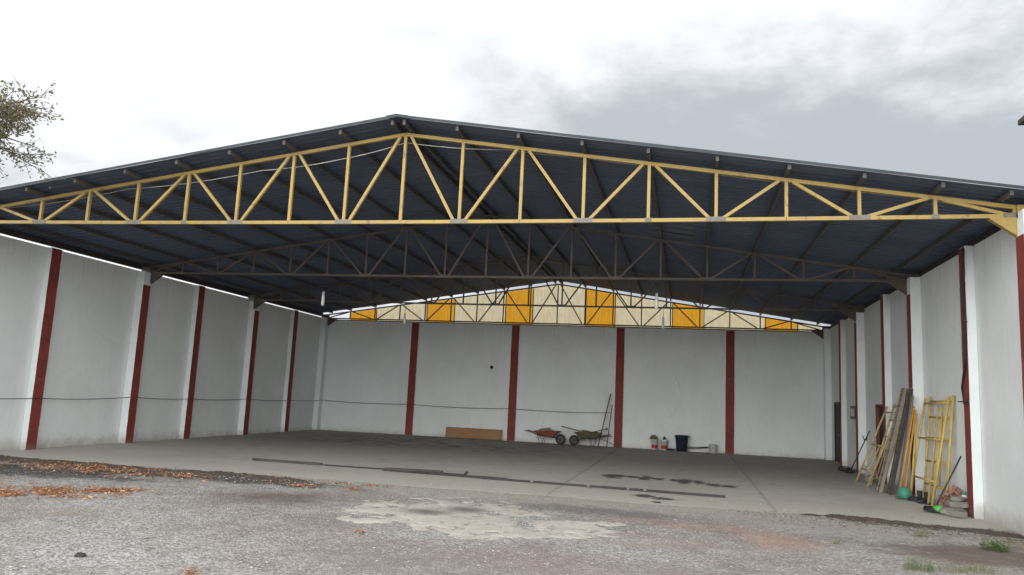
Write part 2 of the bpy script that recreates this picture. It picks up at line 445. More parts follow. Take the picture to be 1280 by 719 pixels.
# ------------------------------------------------------------------ ground, slab
def terrain():
    # one sheet: fine in front of the camera, coarse to the horizon
    xs = [-300, -120, -60, -30, -22] + [-18 + i * .12 for i in range(int(26 / .12))] + [9, 14, 30, 60, 120, 300]
    ys = [-200, -80, -30, -8, 2] + [5 + i * .12 for i in range(int(11.5 / .12))] + [17.5, 24, 33, 40, 60, 120, 300, 500]
    vs = []; fs = []
    for y in ys:
        for x in xs:
            z = gz(min(max(y, -40), 60))
            if -18 <= x <= 8 and 5 <= y <= 17:
                fd = min(1, max(0, (15.6 - y) / .8))
                z += fd * (.020 * noise.noise(Vector((x * .5, y * .5, 1))) + .012 * noise.noise(Vector((x * 1.9, y * 1.9, 4))) + .004 * noise.noise(Vector((x * 6, y * 6, 9))))
            vs.append((x, y, z))
    w = len(xs)
    for j in range(len(ys) - 1):
        for i in range(w - 1):
            a = j * w + i; fs.append((a, a + 1, a + w + 1, a + w))
    m = MB(); m.add(vs, fs); o = m.build('ground', M['ground'], smooth=True)
    tag(o, 'uneven grey gravel and packed earth yard in front of the shed', 'ground', kind='structure')
terrain()

def ground_h(x, y):
    fd = min(1, max(0, (15.6 - y) / .8))
    return fd * (.020 * noise.noise(Vector((x * .5, y * .5, 1))) + .012 * noise.noise(Vector((x * 1.9, y * 1.9, 4))) + .004 * noise.noise(Vector((x * 6, y * 6, 9))))
def slab():
    m = MB(); xs = [-16.3 + i * .15 for i in range(147)]; top = []; n = len(xs)
    for x in xs:
        e = 15.35 + .16 * noise.noise(Vector((x * .5, 0, 0))) + .07 * noise.noise(Vector((x * 2.3, 3, 0))) + .03 * noise.noise(Vector((x * 8, 3, 0)))
        top.append(e)
    vs = []
    for x, e in zip(xs, top): vs.append((x, e - .02, gz(e) + ground_h(x, e) - .02))
    for x, e in zip(xs, top): vs.append((x, e + .02, gz(e) + ground_h(x, e) + .002))
    for x, e in zip(xs, top): vs.append((x, e + .55, gz(e) + .016))
    for x in xs: vs.append((x, 32.72, gz(32.72) + .016))
    fs = []
    for j in range(3):
        for i in range(n - 1): a = j * n + i; fs.append((a, a + 1, a + n + 1, a + n))
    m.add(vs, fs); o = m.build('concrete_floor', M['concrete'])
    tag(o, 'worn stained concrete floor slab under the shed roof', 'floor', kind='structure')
slab()
FZ = .016
def fz(y): return gz(y) + FZ

def heap(name, mat, x0, x1, y0, y1, hf, label, cat, step=.05, base=gz, kind='structure'):
    """a thin sheet that rises out of the ground only where hf>0: ragged natural edge"""
    nx = int((x1 - x0) / step); ny = int((y1 - y0) / step); vs = []; fs = []; hs = []
    for j in range(ny + 1):
        for i in range(nx + 1):
            x = x0 + i * step; y = y0 + j * step; h = hf(x, y); hs.append(h); vs.append((x, y, base(y) + max(h, -.04)))
    w = nx + 1
    for j in range(ny):
        for i in range(nx):
            a = j * w + i; q = (a, a + 1, a + w + 1, a + w)
            if max(hs[k] for k in q) > -.012: fs.append(q)
    m = MB(); m.add(vs, fs); o = m.build(name, mat, smooth=True)
    return tag(o, label, cat, kind=kind)
def fb(x, y, s, o=5, z=0):
    return noise.fractal(Vector((x * s, y * s, z)), .6, 2.1, o)
def sandh(x, y):
    a = 1 - sqrt(((x + 3.7) / 1.35) ** 2 + ((y - 12.35) / 1.45) ** 2)
    b_ = 1 - sqrt(((x + 1.9) / .95) ** 2 + ((y - 11.75) / .75) ** 2)
    c_ = 1 - sqrt(((x + 2.9) / 1.3) ** 2 + ((y - 11.5) / .9) ** 2)
    d = max(a, b_, c_)
    q = d + .70 * fb(x, y, 1.5, 7) + .22 * fb(x, y, 6.5, 5, 3) - .05
    return ground_h(x, y) + (max(-.03, min(.009, q * .035)) + (.003 * fb(x, y, 6) if q > 0 else 0))
heap('sand_patch', M['sand'], -5.6, -.6, 10.0, 14.4, sandh, 'pale sandy mortar spill with a dark wet spot on the gravel', 'sand patch', .04)
def soil_left(x, y):
    e = 15.15 + .2 * noise.noise(Vector((x * .7, 8, 0)))
    w = .5 + .25 * noise.noise(Vector((x * .5, 2, 0)))
    k = 1 - abs(y - e + .35) / w
    fade = min(1, max(0, (-6.2 - x) / 2))
    return ground_h(x, y) * .5 + (k * .05 + .03 * fb(x, y, 2.2) + .01 * fb(x, y, 9)) * fade - .03 * (1 - fade) - .008
heap('soil_strip', M['soil'], -16.1, -5.8, 13.6, 15.9, soil_left, 'strip of dark earth along the left front edge of the concrete', 'soil', .05)
def soil_right(x, y):
    e = 15.45 - .35 * max(0, (x - 3)) ** 1.3 * .8 + .14 * noise.noise(Vector((x * .9, 8, 0)))
    k = 1 - abs(y - e + .05) / (.38)
    fade = min(1, max(0, (x - .8) / 2))
    return ground_h(x, y) * .5 + (k * .035 + .022 * fb(x, y, 2.6) + .012 * fb(x, y, 9)) * fade - .03 * (1 - fade) - .008
heap('soil_strip', M['soil'], .8, 5.35, 12.6, 16.1, soil_right, 'strip of dark earth and rubble at the right front edge of the concrete', 'soil', .05)

def stones():
    V = []; F = []
    octa = [(1, 0, 0), (0, 1, 0), (-1, 0, 0), (0, -1, 0), (0, 0, 1)]
    of = [(0, 1, 4), (1, 2, 4), (2, 3, 4), (3, 0, 4)]
    def put(x, y, r, z0=0):
        a = random.random() * pi; ca, sa = cos(a), sin(a); o = len(V)
        sx = r * random.uniform(.7, 1.5); sy = r * random.uniform(.6, 1.1); sz = r * random.uniform(.3, .6)
        tx, ty = random.uniform(-.4, .4) * sx, random.uniform(-.4, .4) * sy
        z = gz(y) + ground_h(x, y) + z0 - r * .15
        for i, (u, v, w) in enumerate(octa):
            if i == 4: u, v = tx / sx, ty / sy
            V.append((x + u * sx * ca - v * sy * sa, y + u * sx * sa + v * sy * ca, z + w * sz))
        for f in of: F.append(tuple(k + o for k in f))
    n = 0
    while n < 34000:
        y = 6 + 9.6 * random.random() ** 1.15; x = random.uniform(-17, 6) * (.55 + .45 * y / 15.6)
        dn = noise.noise(Vector((x * .45, y * .45, 3))) + .4 * noise.noise(Vector((x * 2, y * 2, 7)))
        if random.random() > .50 + 1.1 * dn - (.22 if x > 0 else 0): continue
        if ((x - 4.2) / 1.9) ** 2 + (y - 12.3) ** 2 < 1 and random.random() < .8: continue
        if ((x + 6.7) / 1.3) ** 2 + (y - 12.5) ** 2 < 1 and random.random() < .7: continue
        if sandh(x, y) - ground_h(x, y) > .002 and random.random() < .93: continue
        put(x, y, min(.035, .0075 * math.exp(random.gauss(0, .42)))); n += 1
    for i in range(700):
        x = random.uniform(-15.5, -6); y = 14.6 + random.gauss(0, .4); put(x, y, random.uniform(.008, .022), .02)
    for i in range(260):
        x = random.uniform(-8, 4.5); y = 15.5 + abs(random.gauss(0, .6)); put(x, y, random.uniform(.006, .018), .03)
    m = MB(); m.v = list(V); m.f = list(F)
    tag(m.build('gravel', M['stones']), 'loose grey gravel stones scattered over the yard', 'gravel', kind='stuff')
    V.clear(); F.clear()
    for i in range(1500):
        x = .8 + 4.4 * random.random() ** .6; y = 14.95 + random.gauss(0, .42) - max(0, x - 3) * .3
        put(x, y, random.uniform(.008, .028), .004)
    m = MB(); m.v = list(V); m.f = list(F)
    tag(m.build('rubble', M['rubble']), 'brown crumbly rubble along the right front edge of the concrete', 'rubble', kind='stuff')
stones()

def chips(label, blobs, n, extra=0, zoff=.0):
    m = MB()
    tot = sum(b[2] * b[3] for b in blobs)
    for cx, cy, rx, ry in blobs:
        for i in range(int(n * rx * ry / tot)):
            while True:
                u, v = random.gauss(0, .5), random.gauss(0, .5)
                x = cx + u * rx; y = cy + v * ry
                if noise.noise(Vector((x * 2.2, y * 2.2, 2))) + .5 > random.random() * .9: break
            L = random.uniform(.03, .10); w = random.uniform(.012, .034)
            rot = Matrix.Rotation(random.uniform(0, pi), 3, 'Z') @ Matrix.Rotation(random.gauss(0, .35), 3, 'X') @ Matrix.Rotation(random.gauss(0, .3), 3, 'Y')
            z = (gz(y) if y < 15.4 else fz(y)) + ground_h(x, y) + zoff + random.uniform(.004, .030)
            a, b_ = L / 2, w / 2
            pts = [(-a, 0, 0), (-a * .4, b_, .004), (a * .6, b_ * .8, .003), (a, 0, -.001), (a * .3, -b_, .003), (-a * .6, -b_ * .7, 0)]
            o = Vector((x, y, z)); m.add([o + rot @ Vector(p) for p in pts], [(0, 1, 2, 3, 4, 5)])
    tag(m.build('wood_chips', M['chips']), label, 'wood chips', kind='stuff')
chips('orange wood chips in a heap on the gravel at the far left', [(-10.0, 11.15, .95, .55), (-9.3, 11.75, .6, .4), (-10.6, 10.6, .6, .45)], 1500)
chips('orange wood chips strewn over the dark earth near the left wall', [(-12.4, 14.3, 1.4, .7), (-10.9, 14.1, 1.6, .6), (-9.6, 14.0, 1.0, .35), (-11.5, 13.6, 2.2, .5)], 1000, zoff=.03)
chips('few orange wood chips at the front edge of the concrete', [(-8.2, 14.95, .65, .2), (-6.3, 14.75, .7, .14), (-6.0, 14.1, .35, .15), (-7.1, 14.0, .5, .2)], 330, zoff=.01)
chips('small cluster of bright wood chips in the foreground gravel', [(-4.75, 7.22, .13, .10), (-4.2, 10.0, .1, .1)], 40)

# ------------------------------------------------------------------ walls with columns
def band(name, parent, axis, at, c, w, z0, z1):
    """painted face of a column, with a slightly hand-painted edge. axis 'x': faces along x at x=at"""
    m = MB(); n = 90; vs = []; fs = []
    for i in range(n + 1):
        z = z0 + (z1 - z0) * i / n
        for sgn in (-1, 1):
            q = c + sgn * (w / 2 + .007 * noise.noise(Vector((c * 7, z * 2.2, sgn * 5))) + .006 * noise.noise(Vector((c * 7, z * 9, sgn * 5))) + .003)
            vs.append((at, q, z) if axis == 'x' else (q, at, z))
    for i in range(n): a = 2 * i; fs.append((a, a + 1, a + 3, a + 2))
    m.add(vs, fs); return m.build('painted_face', M['red'], parent)

def side_wall(side, xw, faces, top, y0, label):
    s = -1 if side < 0 else 1
    w = thing('boundary_wall', (xw, 20, 0), label, 'wall')
    m = MB()
    th = .16; xo = xw + s * th
    y1 = 32.9
    segs = []
    if side > 0: # openings: doorway at y 24.1-24.95, door at 30.75-31.6
        cuts = [(24.1, 24.95, 2.02), (30.74, 31.64, 2.15)]
    else: cuts = []
    y = y0
    for c0, c1, h in cuts:
        m.b2(min(xw, xo), max(xw, xo), y, c0, -.4, top); m.b2(min(xw, xo), max(xw, xo), c0, c1, h, top); y = c1
    m.b2(min(xw, xo), max(xw, xo), y, y1, -.4, top)
    m.build('wall_panel', M['plaster'], w)
    for (yc, truss) in faces:
        xf = xw - s * (.24 if truss else .175); wd = .33
        col = MB(); col.b2(min(xf, xw - s * .002), max(xf, xw - s * .002), yc - wd / 2, yc + wd / 2, -.4, top + (-.002 if not truss else -.015))
        co = col.build('column', M['pier'], w, bevel=.012)
        if yc < 32:
            band('painted_face', co, 'x', xf - s * .003, yc, wd - .01, gz(yc) - .02, top - (.42 if truss else .02))
    return w
ycol = [(13.89, True), (16.87, False), (20.34, True), (23.16, False), (26.58, True), (29.75, False), (32.5, True)]
ycr = [(13.76, True), (16.72, False), (20.34, True), (23.3, False), (26.55, True), (29.6, False), (32.5, True)]
LW = side_wall(-1, -16.12, ycol, 4.99, 9.5, 'long white plastered wall with red columns down the left side')
RW = side_wall(1, 5.40, ycr, 5.05, 9.5, 'long white plastered wall with red columns down the right side')
bw = thing('boundary_wall', (-5.4, 32.72, 0), 'wide white plastered wall with four red columns across the back', 'wall')
MB().b2(-16.12, 5.40, 32.70, 32.86, -.3, 4.90).build('wall_panel', M['plaster'], bw)
for xc in (-11.72, -7.2, -2.74, 1.64):
    co = MB().b2(xc - .17, xc + .17, 32.62, 32.698, -.3, 4.895).build('column', M['pier'], bw, bevel=.01)
    band('painted_face', co, 'y', 32.617, xc, .325, -.01, 4.88)
# door and doorway of the right wall
d = MB().b2(5.405, 5.45, 30.745, 31.635, gz(31) + .03, 2.145).build('door', M['darkdoor'], RW)
hd = MB(); hd.box((5.385, 30.85, 1.0), (.03, .12, .03)); hd.build('handle', M['galv'], d)
fr = MB(); fr.b2(5.37, 5.43, 30.70, 30.742, 0, 2.19); fr.b2(5.37, 5.43, 31.638, 31.68, 0, 2.19); fr.b2(5.37, 5.43, 30.742, 31.638, 2.152, 2.19); fr.build('door_frame', M['darkdoor'], RW)
fr = MB(); fr.b2(5.37, 5.50, 24.05, 24.11, 0, 2.05); fr.b2(5.37, 5.50, 24.94, 25.0, 0, 2.05); fr.b2(5.37, 5.5, 24.11, 24.94, 1.99, 2.05); fr.build('door_frame', M['redwood'], RW)
MB().b2(5.46, 5.50, 24.115, 24.935, -.05, 1.985).build('door', M['darkdoor'], RW)

# ------------------------------------------------------------------ roof
rf = thing('shed_roof', (XM, 23, 6.9), 'low pitched dark blue-grey corrugated metal shed roof', 'roof')
def sheet(x0, x1, name):
    m = MB(); y0, y1, p = 13.36, 32.75, .2
    prof = []; y = y0
    while y < y1:
        for dy, dz in ((0, 0), (.07, 0), (.095, .024), (.155, .024), (.18, 0)): prof.append((y + dy, dz))
        y += p
    vs = []; fs = []; nx = 8
    for i in range(nx + 1):
        x = x0 + (x1 - x0) * i / nx
        sag = .012 * noise.noise(Vector((x, 0, 3)))
        for (yy, dz) in prof: vs.append((x, yy, zroof(x) - .045 + dz + sag + .006 * noise.noise(Vector((x * .7, yy * .6, 0)))))
    n = len(prof)
    for i in range(nx):
        for j in range(n - 1): a = i * n + j; fs.append((a, a + 1, a + n + 1, a + n))
    m.add(vs, fs); o = m.build(name, M['roof'], rf)
    so = o.modifiers.new('thick', 'SOLIDIFY'); so.thickness = .004; so.offset = 1
    return o
sheet(-16.36, XM - .01, 'roof_sheet'); sheet(XM + .01, 5.85, 'roof_sheet')
rc = MB()
for s in (-1, 1):
    rc.add([(XM, 13.33, RTOP + .008), (XM + s * .22, 13.33, RTOP + .008 - RS * .22), (XM + s * .22, 32.76, RTOP + .008 - RS * .22), (XM, 32.76, RTOP + .008)], [(0, 1, 2, 3)])
o = rc.build('ridge_cap', M['verge'], rf); so = o.modifiers.new('thick', 'SOLIDIFY'); so.thickness = .006
# verge trim along the front edge
for s, xe in ((-1, -16.36), (1, 5.85)):
    m = MB(); m.bar((XM, 13.345, RTOP - .02), (xe, 13.345, zroof(xe) - .02), .018, .045); m.build('verge_trim', M['verge'], rf)
pm = {}
for i in range(-9, 10):
    xs = [XM + i * PN] if i else [XM - .12, XM + .12]
    if i == 9: xs = [4.95]
    if i == -9: xs = [-15.75]
    for x in xs:
        m = MB(); zt = zroof(x) - .052; zb = ztop(x) + .052; z2 = min(zt - .10, zb)
        z2 = zb
        th = .055
        a = 1 if x > XM else -1
        m.b2(x - th / 2, x + th / 2, 13.42, 32.70, z2, zt - .004)
        m.build('purlin', M['tan'], rf)
# clear sheet let into the right slope
def rpt(x, y, dz=0): return (x, y, zroof(x) - .052 + dz)
m = MB()
for k in range(3):
    xa = 0
    y0 = 19.0 + k * .55
    m.add([rpt(-.95, y0), rpt(-.95, y0 + .42), rpt(.1, y0 + .42), rpt(.1, y0)], [(0, 1, 2, 3)])
m.build('roof_patch', M['patch'], rf)
# eave beams
MB().b2(-16.27, -16.20, 13.4, 32.7, 5.065, zroof(-16.2) - .07).build('eave_beam', M['darksteel'], rf)
MB().b2(5.44, 5.52, 13.4, 32.7, 5.052, zroof(5.52) - .07).build('eave_beam', M['darksteel'], rf)

# ------------------------------------------------------------------ trusses
def truss(y, mat, label, sag=0, w=.085, gus=True, short=0, pm_=None):
    t = thing('roof_truss', (XM, y, ZC), label, 'truss', None)
    cw = w * .95
    def bz(x): return ZC - sag * (1 - ((x - XM) / HW) ** 2)
    xe0, xe1 = XM - HW, XM + HW
    m = MB()
    for i in range(-9, 9):
        a = XM + i * HW / 9; b_ = XM + (i + 1) * HW / 9
        m.bar((a - .004, y, bz(a)), (b_ + .004, y, bz(b_)), cw, cw)
    m.build('bottom_chord', mat, t)
    for s in (-1, 1):
        m = MB(); m.bar((XM, y, ZP), (XM + s * (HW + .12), y, ZE - .018), cw, cw); m.build('top_chord', mat, t)
    pmn = {}
    for i in range(-9, 10):
        x = XM + i * HW / 9
        zb = bz(x) + cw / 2; zt = ztop(x) - cw / 2
        if zt - zb > .02:
            MB().bar((x, y, zb), (x, y, zt), w * .82, w * .82).build('vertical', mat, t)
    for i in range(-9, 9):
        a, b_ = XM + i * HW / 9, XM + (i + 1) * HW / 9
        o = .11
        if i % 2 == 0: p = (a + o, y, ztop(a + o) - cw / 2 + .01); q = (b_ - o, y, bz(b_) + cw / 2 - .01)
        else: p = (a + o, y, bz(a) + cw / 2 - .01); q = (b_ - o, y, ztop(b_ - o) - cw / 2 + .01)
        MB().bar(p, q, w * .8, w * .8, (0, 1, 0)).build('diagonal', mat, t)
    if gus:
        for i in range(-9, 10):
            m = MB()
            x = XM + i * HW / 9
            if i % 2: m.b2(x - .17, x + .17, y - cw / 2 - .006, y - cw / 2 - .001, bz(x) - .035, bz(x) + .05)
            elif i and abs(i) % 4 == 0: m.b2(x - .06, x + .06, y - cw / 2 - .006, y - cw / 2 - .001, bz(x) - .03, bz(x) + .045)
            if m.v: m.build('weld_plate', M['greyplate'] if mat is M['yellow'] else mat, t)
    for s, xw in ((-1, -15.88), (1, 5.16)):
        # triangular bracket down to the column
        m = MB(); z0 = ZC - cw / 2 - .002; e = xw
        for dy in (-.05, .05):
            m.add([(e + s * .06, y + dy - .004, z0), (e - s * .42, y + dy - .004, z0), (e + s * .06, y + dy - .004, z0 - .34),
                   (e + s * .06, y + dy + .004, z0), (e - s * .42, y + dy + .004, z0), (e + s * .06, y + dy + .004, z0 - .34)],
                  [(0, 1, 2), (5, 4, 3), (0, 3, 4, 1), (1, 4, 5, 2), (2, 5, 3, 0)])
        m.bar((e - s * .40, y, z0 - .012), (e + s * .04, y, z0 - .33), .10, .012)
        m.build('bracket', mat, t)
        MB().b2(min(e, e + s * .3), max(e, e + s * .3), y - .09, y + .09, ZC - .05, ZE + .02).build('bearing_post', mat, t)
    return t
truss(T1, M['yellow'], 'yellow painted steel roof truss at the open front of the shed', sag=.055, w=.068)
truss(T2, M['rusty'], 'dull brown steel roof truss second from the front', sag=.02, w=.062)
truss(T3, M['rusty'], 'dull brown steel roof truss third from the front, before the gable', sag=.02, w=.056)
truss(T4, M['gablesteel'], 'dark steel roof truss over the back wall against the coloured gable sheets', w=.055, gus=False)

# ------------------------------------------------------------------ gable sheets
gb = thing('gable_cladding', (XM, 33.0, 4.9), 'row of cream and amber ribbed plastic sheets closing the gable above the back wall', 'cladding')
gx = [-15.05, -13.72, -11.35, -10.08, -7.75, -6.57, -4.27, -3.02, -.66, .61, 3.02, 4.26, 5.1]
gx0 = [-14.98, -13.70, -11.32, -10.05, -7.75, -6.55, -4.26, -3.02, -.66, .61, 3.01, 4.25, 5.12]
for k in range(len(gx0) - 1):
    a, b_ = gx0[k], gx0[k + 1]
    m = MB(); x = a; vs = []; i = 0; n = 0
    st = .0375
    while x <= b_ + 1e-6:
        yy = 32.93 + .012 * cos(2 * pi * (x - a) / .15)
        zt = ztop(x) + .02 + .01 * noise.noise(Vector((x * 1.5, k, 0)))
        vs += [(x, yy, 4.86), (x, yy, max(4.9, zt))]; x += st; n += 1
    fs = [(2 * j, 2 * j + 2, 2 * j + 3, 2 * j + 1) for j in range(n - 1)]
    m.add(vs, fs)
    o = m.build('gable_sheet', M['orange'] if k % 2 == 0 else M['cream'], gb)
    if k % 2 == 0: o['label'] = 'amber ribbed sheet'
for x in gx0[1:-1]: MB().b2(x - .018, x + .018, 32.885, 32.912, 4.9, ztop(x)).build('batten', M['darksteel'], gb)
MB().b2(-16.1, 5.35, 32.70, 32.86, 4.902, 4.945).build('sill_beam', M['darksteel'], gb)

# ------------------------------------------------------------------ lamps
def lamp(x, y, ztop_, zb, label):
    t = thing('hanging_lamp', (x, y, zb), label, 'lamp', 'lamps hanging from the trusses')
    L = .30
    MB().tube([(x, y, ztop_), (x + .01, y, (ztop_ + zb + L) / 2), (x, y, zb + L + .10)], .006, 6).build('cord', M['cable'], t)
    MB().lathe((x, y, zb + L), [(.012, .11), (.03, .10), (.034, .02), (.036, 0)], 12).build('socket', M['white'], t, smooth=True)
    MB().lathe((x, y, zb), [(.015, 0), (.038, .012), (.046, .06), (.046, .22), (.038, .28), (.034, .30)], 14).build('bulb', M['bulb'], t, smooth=True)
lamp(-10.2, T2, 4.92, 4.08, 'white bulb hanging from the second truss at the left')
lamp(-.82, T2, 4.92, 4.18, 'white bulb hanging from the second truss right of centre')
lamp(-9.93, T3, 4.92, 4.2, 'white bulb hanging from the third truss at the left')
lamp(-.83, T3, 4.92, 4.26, 'white bulb hanging from the third truss right of centre')

# ------------------------------------------------------------------ cables
def catenary(pts, sag, n=8):
    o = []
    for (a, b_) in zip(pts, pts[1:]):
        a = Vector(a); b_ = Vector(b_)
        for i in range(n):
            t = i / n; p = a.lerp(b_, t); p.z -= sag * 4 * t * (1 - t) * (a - b_).length; o.append(p)
    o.append(Vector(pts[-1])); return o
xl = -15.90
p = [(xl, 10.5, 1.13), (xl, 13.89, 1.16), (xl, 16.87, 1.15), (xl, 20.3, 1.24), (xl, 23.1, 1.23), (xl, 26.5, 1.28), (xl, 29.7, 1.27), (-15.84, 32.55, 1.32),
     (-11.72, 32.60, 1.33), (-7.2, 32.60, 1.35), (-3.1, 32.60, 1.38)]
tag(MB().tube(catenary(p, .012), .011, 6).build('wall_cable', M['cable'], smooth=True), 'thin dark cable strung at waist height along the left and back walls', 'cable')
p = [(-15.0, 14.06, 5.32), (-11.74, 14.06, 5.72), (-8.6, 14.06, 6.07), (-6.85, 14.06, 6.27), (-5.5, 14.06, 6.58), (-3.4, 14.06, 6.38), (-2.1, 14.06, 6.22), (-.2, 14.06, 5.96), (2.0, 14.06, 5.62), (3.8, 14.06, 5.36), (5.0, 14.04, 5.1)]
tag(MB().tube(catenary(p, .018), .009, 5).build('wire', M['rope'], smooth=True), 'pale wire drooping just behind the front truss top chord', 'wire')
p = [(5.19, 16.48, 4.98), (5.18, 16.50, 4.6), (5.16, 16.56, 4.2), (5.18, 16.52, 3.6), (5.16, 16.58, 3.1), (5.18, 16.60, 2.75), (5.22, 16.95, 2.3), (5.30, 17.05, 1.9), (5.34, 17.10, 1.5), (5.34, 17.12, 1.1)]
k = tag(MB().tube(catenary(p, 0, 3), .022, 7).build('power_cable', M['black'], smooth=True), 'thick black cable hanging beside the nearest red column of the right wall', 'cable')
for z, q in ((4.3, 16.55), (3.55, 16.52), (2.95, 16.58)): MB().b2(5.13, 5.215, q - .03, q + .03, z - .008, z + .008).build('cable_clip', M['darksteel'], k)
MB().b2(5.15, 5.36, 16.6, 17.0, 2.02, 2.04).build('cable_clip', M['darksteel'], k)
p = [(5.36, 17.12, 1.05), (5.33, 17.16, .9), (5.37, 17.10, .7), (5.33, 17.15, .5), (5.36, 17.1, .25), (5.3, 17.2, .0)]
tag(MB().tube(catenary(p, 0, 3), .009, 6).build('wire', M['cable'], smooth=True), 'thin loose wire dangling down the right wall below the black cable', 'wire')

# small dark fitting on the back wall, cabinet on the right wall
t = thing('wall_fitting', (-8.19, 32.69, 3.06), 'small round dark fitting on the upper back wall', 'fitting')
MB().lathe((-8.19, 32.64, 3.06), [(.03, -.05), (.06, -.03), (.07, .05)], 14, 'y').build('cover', M['black'], t, smooth=True)
t = thing('meter_box', (5.38, 27.7, 1.8), 'small dark framed box on the right wall beyond the doorway', 'box')
MB().b2(5.26, 5.395, 27.3, 28.1, 1.60, 2.02).build('case', M['navy'], t, bevel=.01)
MB().b2(5.250, 5.258, 27.42, 27.98, 1.68, 1.94).build('window', M['white'], t)

# ------------------------------------------------------------------ things at the back wall
m = MB(); R1 = Matrix.Rotation(radians(-14), 3, 'X')
m.box((-8.78, 32.49, .03 + .21), (2.44, .025, .44), R1)
m.box((-8.80, 32.45, .03 + .205), (2.40, .02, .42), R1)
tag(m.build('plywood_board', M['ply'], bevel=.003), 'long low brown plywood board leaning on the back wall', 'board')

def wheelbarrow(xw, y, s, trayc, mat, label):
    """xw: wheel axle x; s: +1 handles towards +x"""
    g = fz(y); t = thing('wheelbarrow', (xw, y, g), label, 'wheelbarrow', None)
    w = MB(); w.lathe((xw, y, g + .205), [(.125, -.03), (.175, -.045), (.203, -.028), (.208, 0), (.203, .028), (.175, .045), (.125, .03)], 24, 'y', cap=False)
    wo = w.build('wheel', M['black'], t, smooth=True)
    r_ = MB(); r_.lathe((xw, y, g + .205), [(.03, -.04), (.125, -.02), (.125, .02), (.03, .04)], 18, 'y'); r_.build('rim', M['rimsteel'], wo)
    def X(a): return xw + s * a
    for dy in (-1, 1):
        m = MB(); m.tube([(X(-.02), y + dy * .06, g + .205), (X(.25), y + dy * .17, g + .27), (X(.95), y + dy * .27, g + .36), (X(1.15), y + dy * .29, g + .44), (X(1.45), y + dy * .30, g + .50)], .017, 8)
        m.build('handle', M['darksteel'], t, smooth=True)
        m = MB(); m.tube([(X(.62), y + dy * .23, g + .32), (X(.72), y + dy * .25, g + .01), (X(.80), y + dy * .25, g + .01), (X(.92), y + dy * .26, g + .35)], .013, 6)
        m.build('leg', M['darksteel'], t)
    z0, z1 = g + .30, g + .50
    def ring(x0, x1, hw, z, dz=0): return [(X(x0), y - hw, z + dz), (X(x1), y - hw, z), (X(x1), y + hw, z), (X(x0), y + hw, z + dz)]
    vs = ring(.30, .88, .17, z0) + ring(.05, 1.05, .33, z1, .03) + ring(.02, 1.08, .35, z1 + .005, .03) + ring(.33, .86, .16, z0 + .02)
    fs = [(3, 2, 1, 0)]
    for a, b_ in ((0, 4), (4, 8)):
        for k in range(4): fs.append((a + k, a + (k + 1) % 4, b_ + (k + 1) % 4, b_ + k))
    m = MB(); m.add(vs, fs); o = m.build('tray', mat, t, fix=True)
    so = o.modifiers.new('t', 'SOLIDIFY'); so.thickness = .006
    return t, g
wb1, g = wheelbarrow(-5.02, 32.15, -1, 0, M['rust'], 'rusty red wheelbarrow with a lumpy sack in its tray')
tag(MB().blob((-5.62, 32.15, g + .52), .22, 3, .45, 3, (1.25, .9, .55)).build('sack', M['cement'], smooth=True), 'pale crumpled sack lying in the rusty wheelbarrow', 'sack')
wb2, g = wheelbarrow(-4.46, 32.1, 1, 0, M['olive'], 'mud-covered grey wheelbarrow loaded with boards near the third red column')
m = MB(); m.blob((-3.95, 32.1, g + .48), .30, 6, .6, 3, (1.3, .8, .42)); m.blob((-3.6, 32.1, g + .50), .2, 8, .6, 3, (1.2, .9, .4))
tag(m.build('rubble_load', M['olive'], smooth=True), 'heap of muddy debris filling the grey wheelbarrow', 'debris')
m = MB(); m.bar((-4.98, 32.05, g + .74), (-4.05, 32.02, g + .55), .20, .03); tag(m.build('board', M['wood']), 'short dark board lying over the wheel end of the grey wheelbarrow', 'board')
m = MB(); m.bar((-3.9, 32.0, g + .52), (-3.15, 32.03, g + .72), .035, .03); m.blob((-3.15, 32.03, g + .72), .045, 2, .2, 2)
tag(m.build('mallet', M['darksteel']), 'dark stick with a round knob sticking out of the grey wheelbarrow', 'tool')
m = MB(); m.bar((-3.45, 32.25, g + .40), (-2.95, 32.22, g + .44), .16, .025); tag(m.build('board', M['redwood']), 'short red-brown board on the handle end of the grey wheelbarrow', 'board')
m = MB(); m.bar((-3.50, 32.25, .0), (-3.08, 32.56, 2.15), .17, .03, (1, 0, -.2)); tag(m.build('plank', M['redwood']), 'red-brown plank leaning against the back wall left of the third red column', 'plank')
m = MB(); m.bar((-3.15, 32.2, .0), (-3.00, 32.55, 1.7), .07, .03, (1, 0, 0)); tag(m.build('plank', M['redwood']), 'narrow reddish batten leaning next to the wide plank and column', 'plank')
m = MB(); m.bar((-3.4, 32.18, .34), (-2.7, 32.3, .05), .025, .025); tag(m.build('rod', M['rusty']), 'thin rusty rod slanting to the floor behind the grey wheelbarrow', 'rod')

def paint_can(x, y, label, red_h, lid):
    g = fz(y); t = thing('paint_bucket', (x, y, g), label, 'bucket', None)
    MB().lathe((x, y, g), [(.115, 0), (.13, .36), (.136, .36), (.136, .38)], 22).build('pail', M['white'], t, smooth=True)
    MB().lathe((x, y, g), [(.1185, .055), (.1255, .055 + red_h)], 22, cap=False).build('label_wrap', M['redp'], t, smooth=True)
    MB().lathe((x, y, g + .381), [(.14, 0), (.142, .02), (.13, .028)], 22).build('lid', M[lid], t, smooth=True)
    return t, g
_, g = paint_can(-1.26, 32.42, 'white and red paint bucket with a green-grey helmet on its lid, left of the pair', .14, 'white')
t = thing('hard_hat', (-1.30, 32.42, g + .41), 'grey-green hard hat resting on a paint bucket by the back wall', 'hard hat')
MB().lathe((-1.30, 32.42, g + .42), [(.155, 0), (.15, .03), (.13, .09), (.09, .135), (.03, .155)], 20).build('shell', M['olive'], t, smooth=True)
